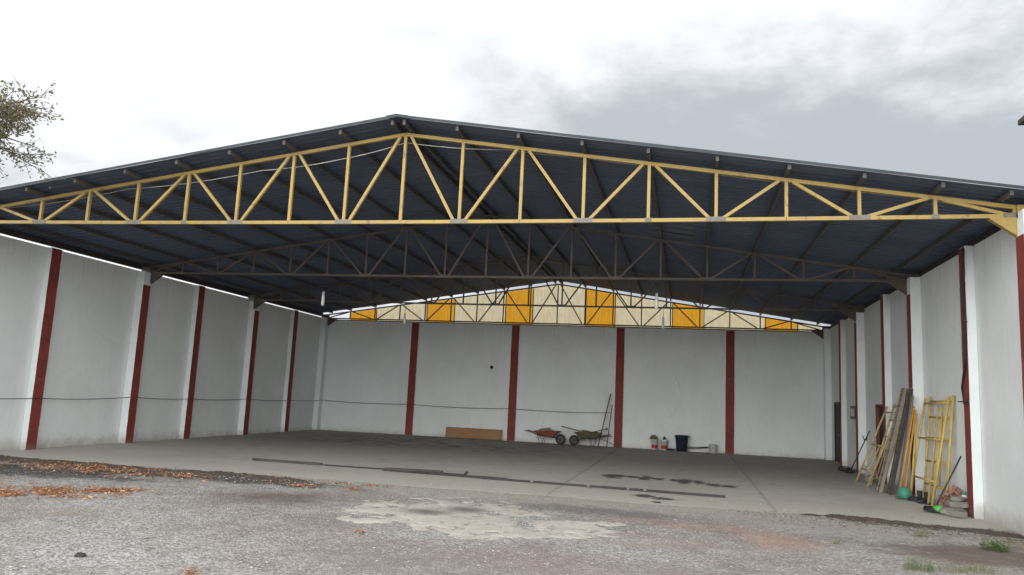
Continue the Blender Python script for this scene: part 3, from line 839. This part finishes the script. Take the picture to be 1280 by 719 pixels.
MB().lathe((-1.30, 32.42, g + .411), [(.155, 0), (.19, .002), (.19, .012), (.15, .014)], 20).build('brim', M['olive'], t)
_, g = paint_can(-.88, 32.40, 'white and red paint bucket with a dark tin on its lid, right of the pair', .14, 'white')
tag(MB().lathe((-.88, 32.40, g + .411), [(.06, 0), (.06, .07), (.035, .10), (.03, .13)], 16).build('tin', M['darksteel'], smooth=True), 'small dark tin standing on the right paint bucket', 'tin')
tag(MB().blob((-.62, 32.42, fz(32.4) + .05), .10, 4, .5, 2, (1.4, .8, .5)).build('rag', M['navy'], smooth=True), 'dark rag on the floor between the paint buckets and the bin', 'rag')
g = fz(32.35); t = thing('bin', (-.2, 32.35, g), 'dark navy tapered plastic bin by the back wall', 'bin')
MB().lathe((-.2, 32.35, g), [(.20, 0), (.255, .58), (.275, .585), (.275, .63), (.245, .63), (.235, .57), (.19, .03)], 28).build('tub', M['navy'], t, smooth=True)
for s in (-1, 1): MB().box((-.2 + s * .285, 32.35, g + .56), (.03, .12, .03)).build('handle', M['navy'], t)
g = fz(32.3); t = thing('bucket', (1.0, 32.35, g), 'small pale translucent bucket standing left of the fourth red column', 'bucket')
MB().lathe((1.0, 32.35, g), [(.12, 0), (.155, .32), (.168, .325), (.165, .34), (.147, .32), (.112, .02)], 24).build('pail', M['white'], t, smooth=True)
m = MB(); m.tube([(1.0 + .165 * cos(a), 32.35, g + .31 + .0 - .14 * sin(a)) for a in [i * pi / 10 for i in range(11)]], .005, 6); m.build('handle', M['galv'], t)
m = MB(); m.tube([(-.15, 32.55, .17), (.8, 32.5, .23)], .016, 7); m.tube([(-1.0, 32.5, .06), (.0, 32.5, .10)], .016, 7); m.tube([(-.1, 32.5, .10), (.85, 32.5, .21)], .014, 7)
tag(m.build('pipe', M['darksteel']), 'dark pipes lying low along the back wall behind the bin', 'pipe')

# ------------------------------------------------------------------ rods on the floor
def rod(name, pts, r, mat, label, cat='rod', grp=None):
    q = [(x, y, fz(y) + r + .002) for x, y in pts]
    return tag(MB().tube(q, r, 6).build(name, M[mat]), label, cat, grp)
m = MB(); m.bar((-10.45, 17.95, fz(17.9) + .03), (-8.6, 17.93, fz(17.9) + .03), .10, .05)
tag(m.build('timber_batten', M['batten'], bevel=.004), 'dark wooden batten on the floor at the left end of the long rods', 'batten')
rod('steel_rod', [(-8.6, 17.90), (-7.6, 17.86), (-6.0, 17.9), (-4.95, 17.84)], .016, 'darksteel', 'long thin rod lying behind the batten on the left half of the floor')
m = MB(); m.bar((-6.95, 17.86, fz(17.86) + .03), (-5.55, 17.98, fz(17.9) + .035), .09, .055)
tag(m.build('timber_batten', M['batten'], bevel=.004), 'dark batten with a blunt end in the middle of the rod bundle', 'batten')
rod('steel_rod', [(-6.9, 17.66), (-5.5, 17.52), (-4.8, 17.50), (-4.3, 17.42)], .016, 'darksteel', 'second rod bending around the middle of the rod bundle')
m = MB(); m.tube([(-4.98, 17.84, fz(17.8) + .02), (-4.92, 17.84, fz(17.8) + .09)], .03, 8); tag(m.build('end_stop', M['darksteel']), 'small upright stub at the end of a rod on the floor', 'stub')
rod('steel_rod', [(-4.95, 17.55), (-4.3, 17.60), (-3.9, 17.5)], .022, 'darksteel', 'short thick rod beside the left end of the longest bar')
m = MB(); y0, y1 = 17.5, 17.1
prev = None
m.bar((-4.55, 17.42, fz(17.4) + .022), (-1.7, 17.25, fz(17.3) + .022), .055, .04); m.bar((-1.75, 17.24, fz(17.2) + .024), (.78, 17.06, fz(17.1) + .024), .06, .045)
bar = m.build('steel_bar', M['darksteel'], bevel=.003); tag(bar, 'long straight steel bar lying across the middle right of the floor', 'bar')
m = MB()
for q in (-3.3, -2.05, -1.2, -.85): m.blob((q, 17.30 - (q + 3.3) * .06, fz(17.3) + .03), .035, q, .4, 1, (1.3, .8, .7))
m.build('mortar_lump', M['cement'], bar)

# ------------------------------------------------------------------ things along the right wall
def frame_obj(y0, y1, zt, foot, headx, mat, label, rungs=(.12, .36, .58, .78, .96), inner=True, lean=0, r=.024):
    """scaffold frame of two legs and rungs leaning on the right wall"""
    yc = (y0 + y1) / 2; g = fz(yc)
    t = thing('scaffold_ladder', (foot, yc, g), label, 'scaffold frame', None)
    def P(a, h):  # a 0..1 along y, h 0..1 up
        return Vector((foot + (headx - foot) * h, y0 + (y1 - y0) * a + lean * (1 - h), g + zt * h))
    for a in (0, 1): MB().tube([P(a, 0), P(a, 1)], r, 8).build('leg', mat, t, smooth=True)
    for h in rungs: MB().tube([P(0, h), P(1, h)], r * .8, 8).build('rung', mat, t, smooth=True)
    if inner:
        for a in (.34, .66): MB().tube([P(a, rungs[0]), P(a, rungs[-2])], r * .62, 6).build('brace', mat, t, smooth=True)
    return t
frame_obj(17.90, 19.45, 2.28, 5.14, 5.34, M['scaf'], 'yellow scaffold frame standing nearly upright against the right wall, behind another', (.16, .38, .60, .80, .95), True, 0, .028)
frame_obj(17.98, 19.66, 2.26, 4.90, 5.29, M['scaf'], 'yellow scaffold frame leaning outward in front of the other yellow one', (.22, .60, .94), False, 0, .028)
for a_, b2_, lab in ((18.55, 18.75, 'loose yellow pole leaning inside the outer yellow scaffold frame'), (18.2, 18.45, 'second loose yellow pole slanting right inside the outer yellow scaffold frame')):
    tag(MB().tube([(4.98, a_, fz(18.5)), (5.30, b2_, 1.95)], .02, 8).build('pole', M['scaf'], smooth=True), lab, 'pole')
frame_obj(21.1, 22.3, 2.12, 4.66, 5.26, M['scafold'], 'faded tan scaffold frame leaning nearest the dark planks', (.10, .36, .60, .80, .96), True, .1, .026)
frame_obj(21.5, 22.9, 2.05, 4.45, 5.22, M['scafold'], 'faded tan scaffold frame with its foot furthest out from the right wall', (.18, .50, .92), True, .25, .026)
# planks with ribbed steel look
for k, (yt, yb, w, mat, lab) in enumerate(((20.62, 20.55, .27, 'greywood', 'grey weathered scaffold plank leaning left of the dark one'),
                                           (20.28, 20.18, .24, 'wood', 'dark brown scaffold plank leaning right of the grey one'))):
    g = fz(20.3); m = MB()
    a = Vector((4.46 + k * .14, yb, g)); b_ = Vector((5.08 + k * .05, yt, 2.36))
    t = thing('scaffold_plank', a, lab, 'plank')
    ax = (b_ - a).normalized(); side = Vector((0, 1, 0)); nrm = ax.cross(side).normalized()
    MB().bar(a, b_, w, .035, nrm).build('deck', M[mat], t, bevel=.004)
    for s in (-1, 1):
        MB().bar(a + side * s * w / 2 - nrm * 0, b_ + side * s * w / 2, .022, .07, nrm).build('edge_rail', M['greywood' if k == 0 else 'darksteel'], t)
    m = MB()
    n = 9
    for i in range(n):
        p = a.lerp(b_, (i + .5) / n); m.bar(p - side * w / 2, p + side * w / 2, .03, .05, nrm)
    m.build('cross_rib', M['darksteel'], t)
    MB().bar(b_ - ax * .02 - side * w * .5, b_ - ax * .02 + side * w * .5, .09, .06, nrm).build('end_hook', M['greywood'], t)
m = MB(); m.bar((4.75, 20.02, fz(20)), (5.12, 20.08, 2.2), .20, .03, (1, 0, -.15)); tag(m.build('plank', M['greywood']), 'plain grey board leaning behind the dark scaffold plank', 'plank')
for k, (ya, yt) in enumerate(((19.98, 19.95), (19.84, 19.84), (19.62, 19.75))):
    p0 = Vector((4.72 + .08 * k, ya - .15, fz(20))); p1 = Vector((5.12, yt, 1.95 - .08 * k))
    tag(MB().tube([p0, p1], .022, 8).build('pole', M['orangep' if k < 2 else 'scaf'], smooth=True), ['orange pole leaning closest to the grey boards by the red column', 'orange pole in the middle of three beside the red column', 'yellow pole in front of the red column right of the orange poles'][k], 'pole')
# helmet, boots
g = fz(19.4); t = thing('hard_hat', (4.72, 19.35, g), 'green hard hat lying on the floor at the foot of the orange poles', 'hard hat')
MB().lathe((4.72, 19.35, g + .03), [(.02, 0), (.13, .0), (.145, .04), (.14, .12), (.11, .19), (.06, .225), (.01, .235)], 24).build('shell', M['green'], t, smooth=True)
MB().lathe((4.70, 19.33, g + .025), [(.13, .0), (.175, .004), (.175, .014), (.14, .02)], 24).build('brim', M['green'], t)
def boot(x, y, rz, label):
    g = fz(y); t = thing('work_boot', (x, y, g), label, 'boot', None); R_ = Matrix.Rotation(rz, 3, 'Z'); o = Vector((x, y, g))
    def tr(mb): mb.v = [tuple(o + R_ @ Vector(v)) for v in mb.v]; return mb
    m = MB(); m.lathe((-.07, 0, 0), [(.048, .06), (.05, .12), (.055, .20), (.058, .235), (.04, .235)], 14); tr(m).build('shaft', M['black'], t, smooth=True)
    m = MB(); m.blob((.02, 0, .055), .1, 1, .1, 2, (1.45, .52, .52)); tr(m).build('foot', M['black'], t, smooth=True)
    m = MB(); m.box((.01, 0, .014), (.29, .10, .028)); tr(m).build('sole', M['darksteel'], t, bevel=.008)
boot(4.86, 18.95, 2.6, 'black work boot lying next to the green hard hat'); boot(4.95, 18.72, 2.2, 'black work boot on the floor between the two yellow scaffold frames')
m = MB(); m.tube([(4.9, 18.5, fz(18) + .015), (5.0, 18.3, fz(18) + .02), (5.12, 18.25, fz(18) + .015)], .012, 6); m.blob((4.85, 18.62, fz(18.6) + .04), .07, 5, .4, 2, (1, 1.4, .6))
tag(m.build('rag', M['navy'], smooth=True), 'dark blue rag on the floor under the yellow scaffold frames', 'rag')
# string trimmer like tools
def trimmer(bx, by, tx, ty, tz, head, label, bars=True):
    g = fz(by); t = thing('garden_tool', (bx, by, g), label, 'garden tool', None)
    a = Vector((bx, by, g + .10)); b_ = Vector((tx, ty, tz))
    MB().tube([a, b_], .016, 8).build('shaft', M['darksteel'], t, smooth=True)
    d_ = (b_ - a).normalized()
    if bars:
        c_ = a.lerp(b_, .80); MB().tube([c_ + Vector((-.02, -.30, .05)), c_ + Vector((0, -.12, -.03)), c_, c_ + Vector((0, .2, -.03)), c_ + Vector((.0, .38, .08))], .013, 7).build('handlebar', M['darksteel'], t, smooth=True)
    m = MB(); m.lathe((bx, by, g + .015), [(.05, 0), (.09, .02), (.085, .07), (.03, .11)], 16); m.build('cutter_head', M['black'], t, smooth=True)
    n = 10; vs = []; fs = []
    for i in range(n + 1):
        an = pi * .15 + pi * .9 * i / n + pi * .6
        vs += [(bx + .05 * cos(an), by + .05 * sin(an), g + .115), (bx + .20 * cos(an), by + .22 * sin(an), g + .10), (bx + .215 * cos(an), by + .235 * sin(an), g + .035)]
    for i in range(n): q = 3 * i; fs += [(q, q + 1, q + 4, q + 3), (q + 1, q + 2, q + 5, q + 4)]
    o = MB().add(vs, fs).build('guard', M[head], t, smooth=True); so = o.modifiers.new('t', 'SOLIDIFY'); so.thickness = .01
    return t
trimmer(4.86, 26.0, 5.15, 24.75, 1.28, 'black', 'dark brush cutter with crossbar handle leaning beside the doorway')
m = MB(); m.blob((4.86, 26.5, fz(26.5) + .07), .12, 7, .5, 2, (1, 1.5, .55)); m.blob((4.75, 26.9, fz(26.5) + .08), .11, 9, .5, 2, (.9, 1.3, .7))
tag(m.build('debris_pile', M['darksteel'], smooth=True), 'small dark pile of odds and ends by the brush cutter', 'debris')
trimmer(4.72, 17.1, 5.22, 17.15, .98, 'black', 'thin dark pole tool leaning near the nearest column, its head by the green tank', False)
tag(MB().blob((4.73, 16.95, fz(17) + .085), .10, 3, .35, 2, (1.05, 1.15, .8)).build('fuel_tank', M['lime'], smooth=True), 'bright green rounded plastic tank lying on the floor by the rubble', 'tank')
g = fz(24.3); t = thing('bucket', (4.98, 23.95, g), 'white bucket on the floor behind the tan scaffold frames', 'bucket')
MB().lathe((4.98, 23.95, g), [(.13, 0), (.155, .34), (.17, .345), (.165, .37), (.15, .35), (.12, .02)], 22).build('pail', M['white'], t, smooth=True)
m = MB(); m.tube([(4.98, 23.95 + .165 * cos(a), g + .35 + .12 * sin(a)) for a in [i * pi / 10 for i in range(11)]], .005, 6); m.build('handle', M['galv'], t)
tag(MB().blob((4.72, 22.95, fz(23) + .10), .14, 13, .5, 2, (.8, 1.2, .8)).build('rag', M['cement'], smooth=True), 'crumpled pale cloth on the foot of the tan scaffold frames', 'rag')
# cement bags, blocks, brick rubble and jug by the nearest column
def bag(x, y, z, rz, sx, sy, sz, label, mat='cement', seed=1):
    m = MB(); R_ = Matrix.Rotation(rz, 3, 'Z'); bm = bmesh.new(); bmesh.ops.create_cube(bm, size=1); bmesh.ops.subdivide_edges(bm, edges=bm.edges, cuts=5, use_grid_fill=True)
    vs = []
    for v in bm.verts:
        c = v.co.copy(); e = max(abs(c.x), abs(c.y)) * 2
        c.z *= (1 - .55 * e ** 3)
        c = Vector((c.x * sx, c.y * sy, c.z * sz)); k = noise.noise(c * 9 + Vector((seed, seed, 0)))
        c += c.normalized() * k * .03; vs.append(Vector((x, y, z)) + R_ @ c)
    fs = [tuple(v.index for v in f.verts) for f in bm.faces]; bm.free()
    m.add(vs, fs); return tag(m.build('cement_bag', M[mat], smooth=True), label, 'bag')
g = fz(16.9)
bag(5.0, 16.85, g + .07, .9, .52, .34, .16, 'grey cement bag lying lowest in the pile by the nearest red column', seed=2)
bag(5.06, 17.0, g + .19, 1.5, .46, .32, .15, 'grey cement bag on top of the lower one', seed=5)
bag(5.12, 17.0, g + .29, .7, .26, .2, .10, 'crumpled half-empty bag topmost in the pile', seed=9)
m = MB()
for i in range(44):
    x = random.uniform(4.98, 5.25); y = random.uniform(17.1, 17.75); z = g + .05 + random.random() * .45 * (1 - abs(y - 17.42) * 2)
    m.box((x, y, z), (random.uniform(.05, .11), random.uniform(.05, .12), random.uniform(.04, .07)), Matrix.Rotation(random.uniform(0, 3), 3, Vector((random.random(), random.random(), 1)).normalized()))
tag(m.build('brick_rubble', M['brick'], bevel=.006), 'heap of broken reddish bricks behind the cement bags', 'rubble')
m = MB(); m.box((4.93, 16.60, g + .06), (.19, .38, .11), Matrix.Rotation(.35, 3, 'Z'))
tag(m.build('concrete_block', M['cement'], bevel=.01), 'pale concrete block in front of the cement bags', 'block')
g = fz(17); t = thing('jug', (5.22, 17.12, g), 'white plastic jug with green cap beside the nearest red column', 'jug')
MB().lathe((5.24, 17.1, g), [(.09, 0), (.10, .04), (.10, .27), (.06, .34), (.035, .37)], 18).build('body', M['white'], t, smooth=True)
MB().lathe((5.24, 17.1, g + .37), [(.04, 0), (.04, .05)], 12).build('cap', M['green'], t)
# ------------------------------------------------------------------ stray stones and leaves
m = MB(); m.blob((-6.2, 7.4, gz(7.4) + .015), .055, 4, .5, 2, (1.2, .8, .6))
tag(m.build('rock', M['darksteel']), 'single dark stone in the left foreground gravel', 'rock')
for x, y, a, lab in ((-5.82, 7.97, .2, 'dark dry leaf lying nearer the camera in the left foreground gravel'), (-6.17, 8.4, 1.4, 'small dark dry leaf further back in the left foreground gravel')):
    m = MB(); R_ = Matrix.Rotation(a, 3, 'Z'); pts = [(-.08, 0, .0), (-.03, .022, .012), (.04, .02, .014), (.09, 0, .004), (.03, -.018, .012), (-.04, -.02, .01)]
    m.add([Vector((x, y, gz(y) + .018)) + R_ @ Vector(p) for p in pts], [(0, 1, 2, 3, 4, 5)])
    tag(m.build('fallen_leaf', M['wood']), lab, 'leaf')

# ------------------------------------------------------------------ weeds
def weed(x, y, r, h, n, mat, label, broad=False):
    z = gz(y) + ground_h(x, y); t = thing('weed', (x, y, z), label, 'weed', 'weeds in the gravel by the right wall')
    lf = MB(); st = MB()
    for i in range(n):
        a = random.uniform(0, 2 * pi); d = r * sqrt(random.random()); bx = x + cos(a) * d; by = y + sin(a) * d
        hh = h * random.uniform(.4, 1) * (1.1 - .6 * d / r); la = random.uniform(0, 2 * pi); le = random.uniform(.1, .5) * hh
        tip = Vector((bx + cos(la) * le, by + sin(la) * le, z + hh)); b0 = Vector((bx, by, z - .01)); mid = b0.lerp(tip, .5) + Vector((0, 0, hh * .12))
        st.tube([b0, mid, tip], .0018, 4, .0008)
        k = 7 if broad else 5
        for j in range(k):
            q = (j + 1) / k; p = b0.lerp(tip, q) + Vector((0, 0, hh * .1 * sin(q * pi))); an = random.uniform(0, 2 * pi)
            L = (.045 if broad else .028) * random.uniform(.6, 1.2); w = L * (.30 if broad else .16)
            dr = Vector((cos(an), sin(an), random.uniform(-.2, .7))).normalized(); sd = dr.cross(Vector((0, 0, 1))).normalized()
            lf.add([p, p + dr * L * .5 + sd * w, p + dr * L, p + dr * L * .5 - sd * w], [(0, 1, 2, 3)])
    lf.build('foliage', M[mat], t); st.build('stem', M[mat], t)
weed(4.35, 12.95, .20, .17, 60, 'weed', 'bushy bright green weed clump on the dark soil by the right wall', True)
weed(3.60, 13.75, .14, .20, 45, 'weeddry', 'pale feathery weed left of the bushy clump')
weed(4.65, 13.2, .26, .10, 70, 'weeddry', 'low sparse weeds between the bushy clump and the wall')
weed(2.78, 10.75, .19, .20, 90, 'weed', 'green weed tuft in the right foreground gravel, leftmost at the bottom edge')
weed(3.16, 10.85, .16, .12, 50, 'weeddry', 'thin pale weeds in the middle of the bottom right foreground')
weed(3.52, 11.02, .18, .14, 60, 'weeddry', 'pale green weed tuft at the bottom right edge')
weed(2.10, 12.3, .06, .09, 14, 'weed', 'tiny lone weed sprout beside the brick dust')
weed(4.95, 13.9, .18, .08, 30, 'weeddry', 'scant weeds at the foot of the right wall')

# ------------------------------------------------------------------ tree at left
def tree(x, y, label):
    t = thing('leafy_tree', (x, y, gz(y)), label, 'tree')
    z = gz(y); rnd = random.Random(11)
    tr = MB(); tr.tube([(x, y, z - .1), (x + .05, y, z + 1.2), (x - .05, y + .1, z + 2.6), (x + .1, y + .1, z + 4.6), (x + .2, y, z + 7.6)], .21, 12, .07)
    tr.build('trunk', M['bark'], t, smooth=True)
    br = MB(); lf = MB()
    def leaf(p):
        L = rnd.uniform(.04, .085); an = rnd.uniform(0, 2 * pi); dr = Vector((cos(an), sin(an), rnd.uniform(-1.3, .4))).normalized(); sd = dr.cross(Vector((rnd.uniform(-1, 1), rnd.uniform(-1, 1), .6))).normalized() * L * .26
        lf.add([p, p + dr * L * .5 + sd, p + dr * L, p + dr * L * .5 - sd], [(0, 1, 2, 3)])
    def grow(p, d, L, r, lv):
        q = p; pts = [p]
        for i in range(4):
            d = (d + Vector((rnd.uniform(-.3, .3), rnd.uniform(-.3, .3), rnd.uniform(-.22, .18)))).normalized(); q = q + d * L / 4; pts.append(q)
            if lv >= 2:
                for k in range(1 if lv == 2 else 2): leaf(q + Vector((rnd.gauss(0, .05), rnd.gauss(0, .05), rnd.gauss(0, .05))))
            if lv < 3 and i >= 1:
                for k in range(2 if lv < 2 else 2):
                    a = rnd.uniform(0, 2 * pi); dd = (d * .8 + Vector((cos(a), sin(a), rnd.uniform(-.5, .5))) * .8).normalized(); grow(q, dd, L * rnd.uniform(.42, .62), r * .5, lv + 1)
        br.tube(pts, r, 5, r * .4)
    for k in range(13):
        a = 2 * pi * k / 13 + rnd.uniform(-.2, .2); z0 = z + 5.15 + .8 * (k * 5 % 13) / 13
        grow(Vector((x + .05, y + .05, z0)), Vector((cos(a), sin(a), rnd.uniform(.15, .6))).normalized(), 1.62, .045, 0)
    br.build('branches', M['bark'], t); lf.build('crown', M['leaf'], t)
tree(-12.72, 9.0, 'sparse leafy tree whose twigs reach in at the upper left')

# ------------------------------------------------------------------ neighbour building at right
nb = thing('neighbour_building', (9.5, 11.5, 0), 'neighbouring building of which only a dark roof corner shows at the upper right', 'building')
MB().b2(6.75, 12.5, 7.0, 15.0, -.3, 7.05).build('wall', M['fillbrick'], nb)
m = MB(); m.b2(5.98, 13, 6.4, 15.55, 7.22, 7.30); m.b2(6.10, 13, 6.5, 15.43, 7.302, 7.42); m.b2(5.90, 6.02, 6.35, 15.6, 7.12, 7.218)
m.build('roof', M['darksteel'], nb, bevel=.01)

# ------------------------------------------------------------------ sky
w = bpy.data.worlds.new('World'); S.world = w; w.use_nodes = True; nt = w.node_tree; nt.nodes.clear(); b = NB(nt)
SUN_EL, SUN_AZ = 22, -172     # azimuth from +Y towards +X, degrees
sky = b.n('ShaderNodeTexSky', sky_type='NISHITA'); sky.sun_disc = False; sky.sun_elevation = radians(SUN_EL); sky.sun_rotation = radians(SUN_AZ)
bg1 = b.n('ShaderNodeBackground'); nt.links.new(sky.outputs[0], bg1.inputs[0]); bg1.inputs[1].default_value = .10
tc = b.n('ShaderNodeTexCoord').outputs['Generated']; x, y, z = b.sep(tc)
st = b.scale(tc, (1, 1, 2.2))
n1 = b.noise(st, 2.6, 7, .58, dist=.3); n2 = b.noise(st, 7.0, 6, .6); n3 = b.noise(b.scale(tc, (1, 1, 1.8)), 1.3, 4, .5)
bx = b.ss(b.math('ADD', x, b.math('MULTIPLY', b.math('SUBTRACT', n1, .5), .5)), -.34, -.12)
tz = b.math('ADD', b.math('SUBTRACT', .432, z), b.math('MULTIPLY', b.math('SUBTRACT', n1, .5), .34))
tz = b.math('ADD', tz, b.math('MULTIPLY', b.math('SUBTRACT', n2, .5), .22))
bz = b.ss(tz, -.04, .12)
mask = b.math('MULTIPLY', bx, bz)
wisp = b.math('MULTIPLY', b.ss(n1, .49, .62), b.math('MULTIPLY', b.ss(z, .36, .24), .62))
mask = b.math('MAXIMUM', mask, wisp)
gray = b.mix(b.ss(n2, .35, .7), (.50, .525, .565), (.68, .71, .75))
gray = b.mix(b.ss(n3, .4, .65), gray, (.56, .59, .635))
cl = b.mix(mask, (1.12, 1.14, 1.17), gray)
cl = b.mix(b.ss(y, .1, -.45), cl, b.mix(b.ss(z, .75, .15), b.mix(n3, (1.5, 1.52, 1.55), (1.2, 1.24, 1.3)), b.mix(n3, (5.4, 5.4, 5.4), (4.3, 4.35, 4.45))))  # extra-bright low sky behind the camera, added to light the shed interior
bg2 = b.n('ShaderNodeBackground'); nt.links.new(cl, bg2.inputs[0]); bg2.inputs[1].default_value = 1.0
mx = b.n('ShaderNodeMixShader'); mx.inputs[0].default_value = .93
nt.links.new(bg1.outputs[0], mx.inputs[1]); nt.links.new(bg2.outputs[0], mx.inputs[2])
wo = b.n('ShaderNodeOutputWorld'); nt.links.new(mx.outputs[0], wo.inputs[0])
sd = bpy.data.lights.new('sun', 'SUN'); sd.energy = 1.1; sd.angle = radians(50); sd.color = (1, .97, .92)
so = bpy.data.objects.new('sun', sd); C.objects.link(so)
el, az = radians(SUN_EL), radians(SUN_AZ)
dv = Vector((sin(az) * cos(el), cos(az) * cos(el), sin(el)))
so.rotation_euler = dv.to_track_quat('Z', 'Y').to_euler(); so.location = dv * 60

# ------------------------------------------------------------------ camera
f, yaw, pit, rol = 980.183, .2246, .1457, .0476
fw = Vector((-sin(yaw) * cos(pit), cos(yaw) * cos(pit), sin(pit))); r0 = Vector((cos(yaw), sin(yaw), 0)); u0 = r0.cross(fw)
rr = r0 * cos(rol) + u0 * sin(rol); uu = rr.cross(fw)
cd = bpy.data.cameras.new('camera'); cd.sensor_width = 36; cd.lens = f * 36 / 1280; cd.clip_end = 2000; cd.clip_start = .05
co = bpy.data.objects.new('camera', cd); C.objects.link(co)
mt = Matrix((rr, uu, -fw)).transposed().to_4x4(); mt.translation = Vector((0, 0, 1.6)); co.matrix_world = mt
S.camera = co
S.view_settings.view_transform = 'Standard'; S.view_settings.look = 'None'; S.view_settings.exposure = 0
S.render.engine = 'CYCLES'; S.cycles.max_bounces = 8; S.cycles.diffuse_bounces = 5
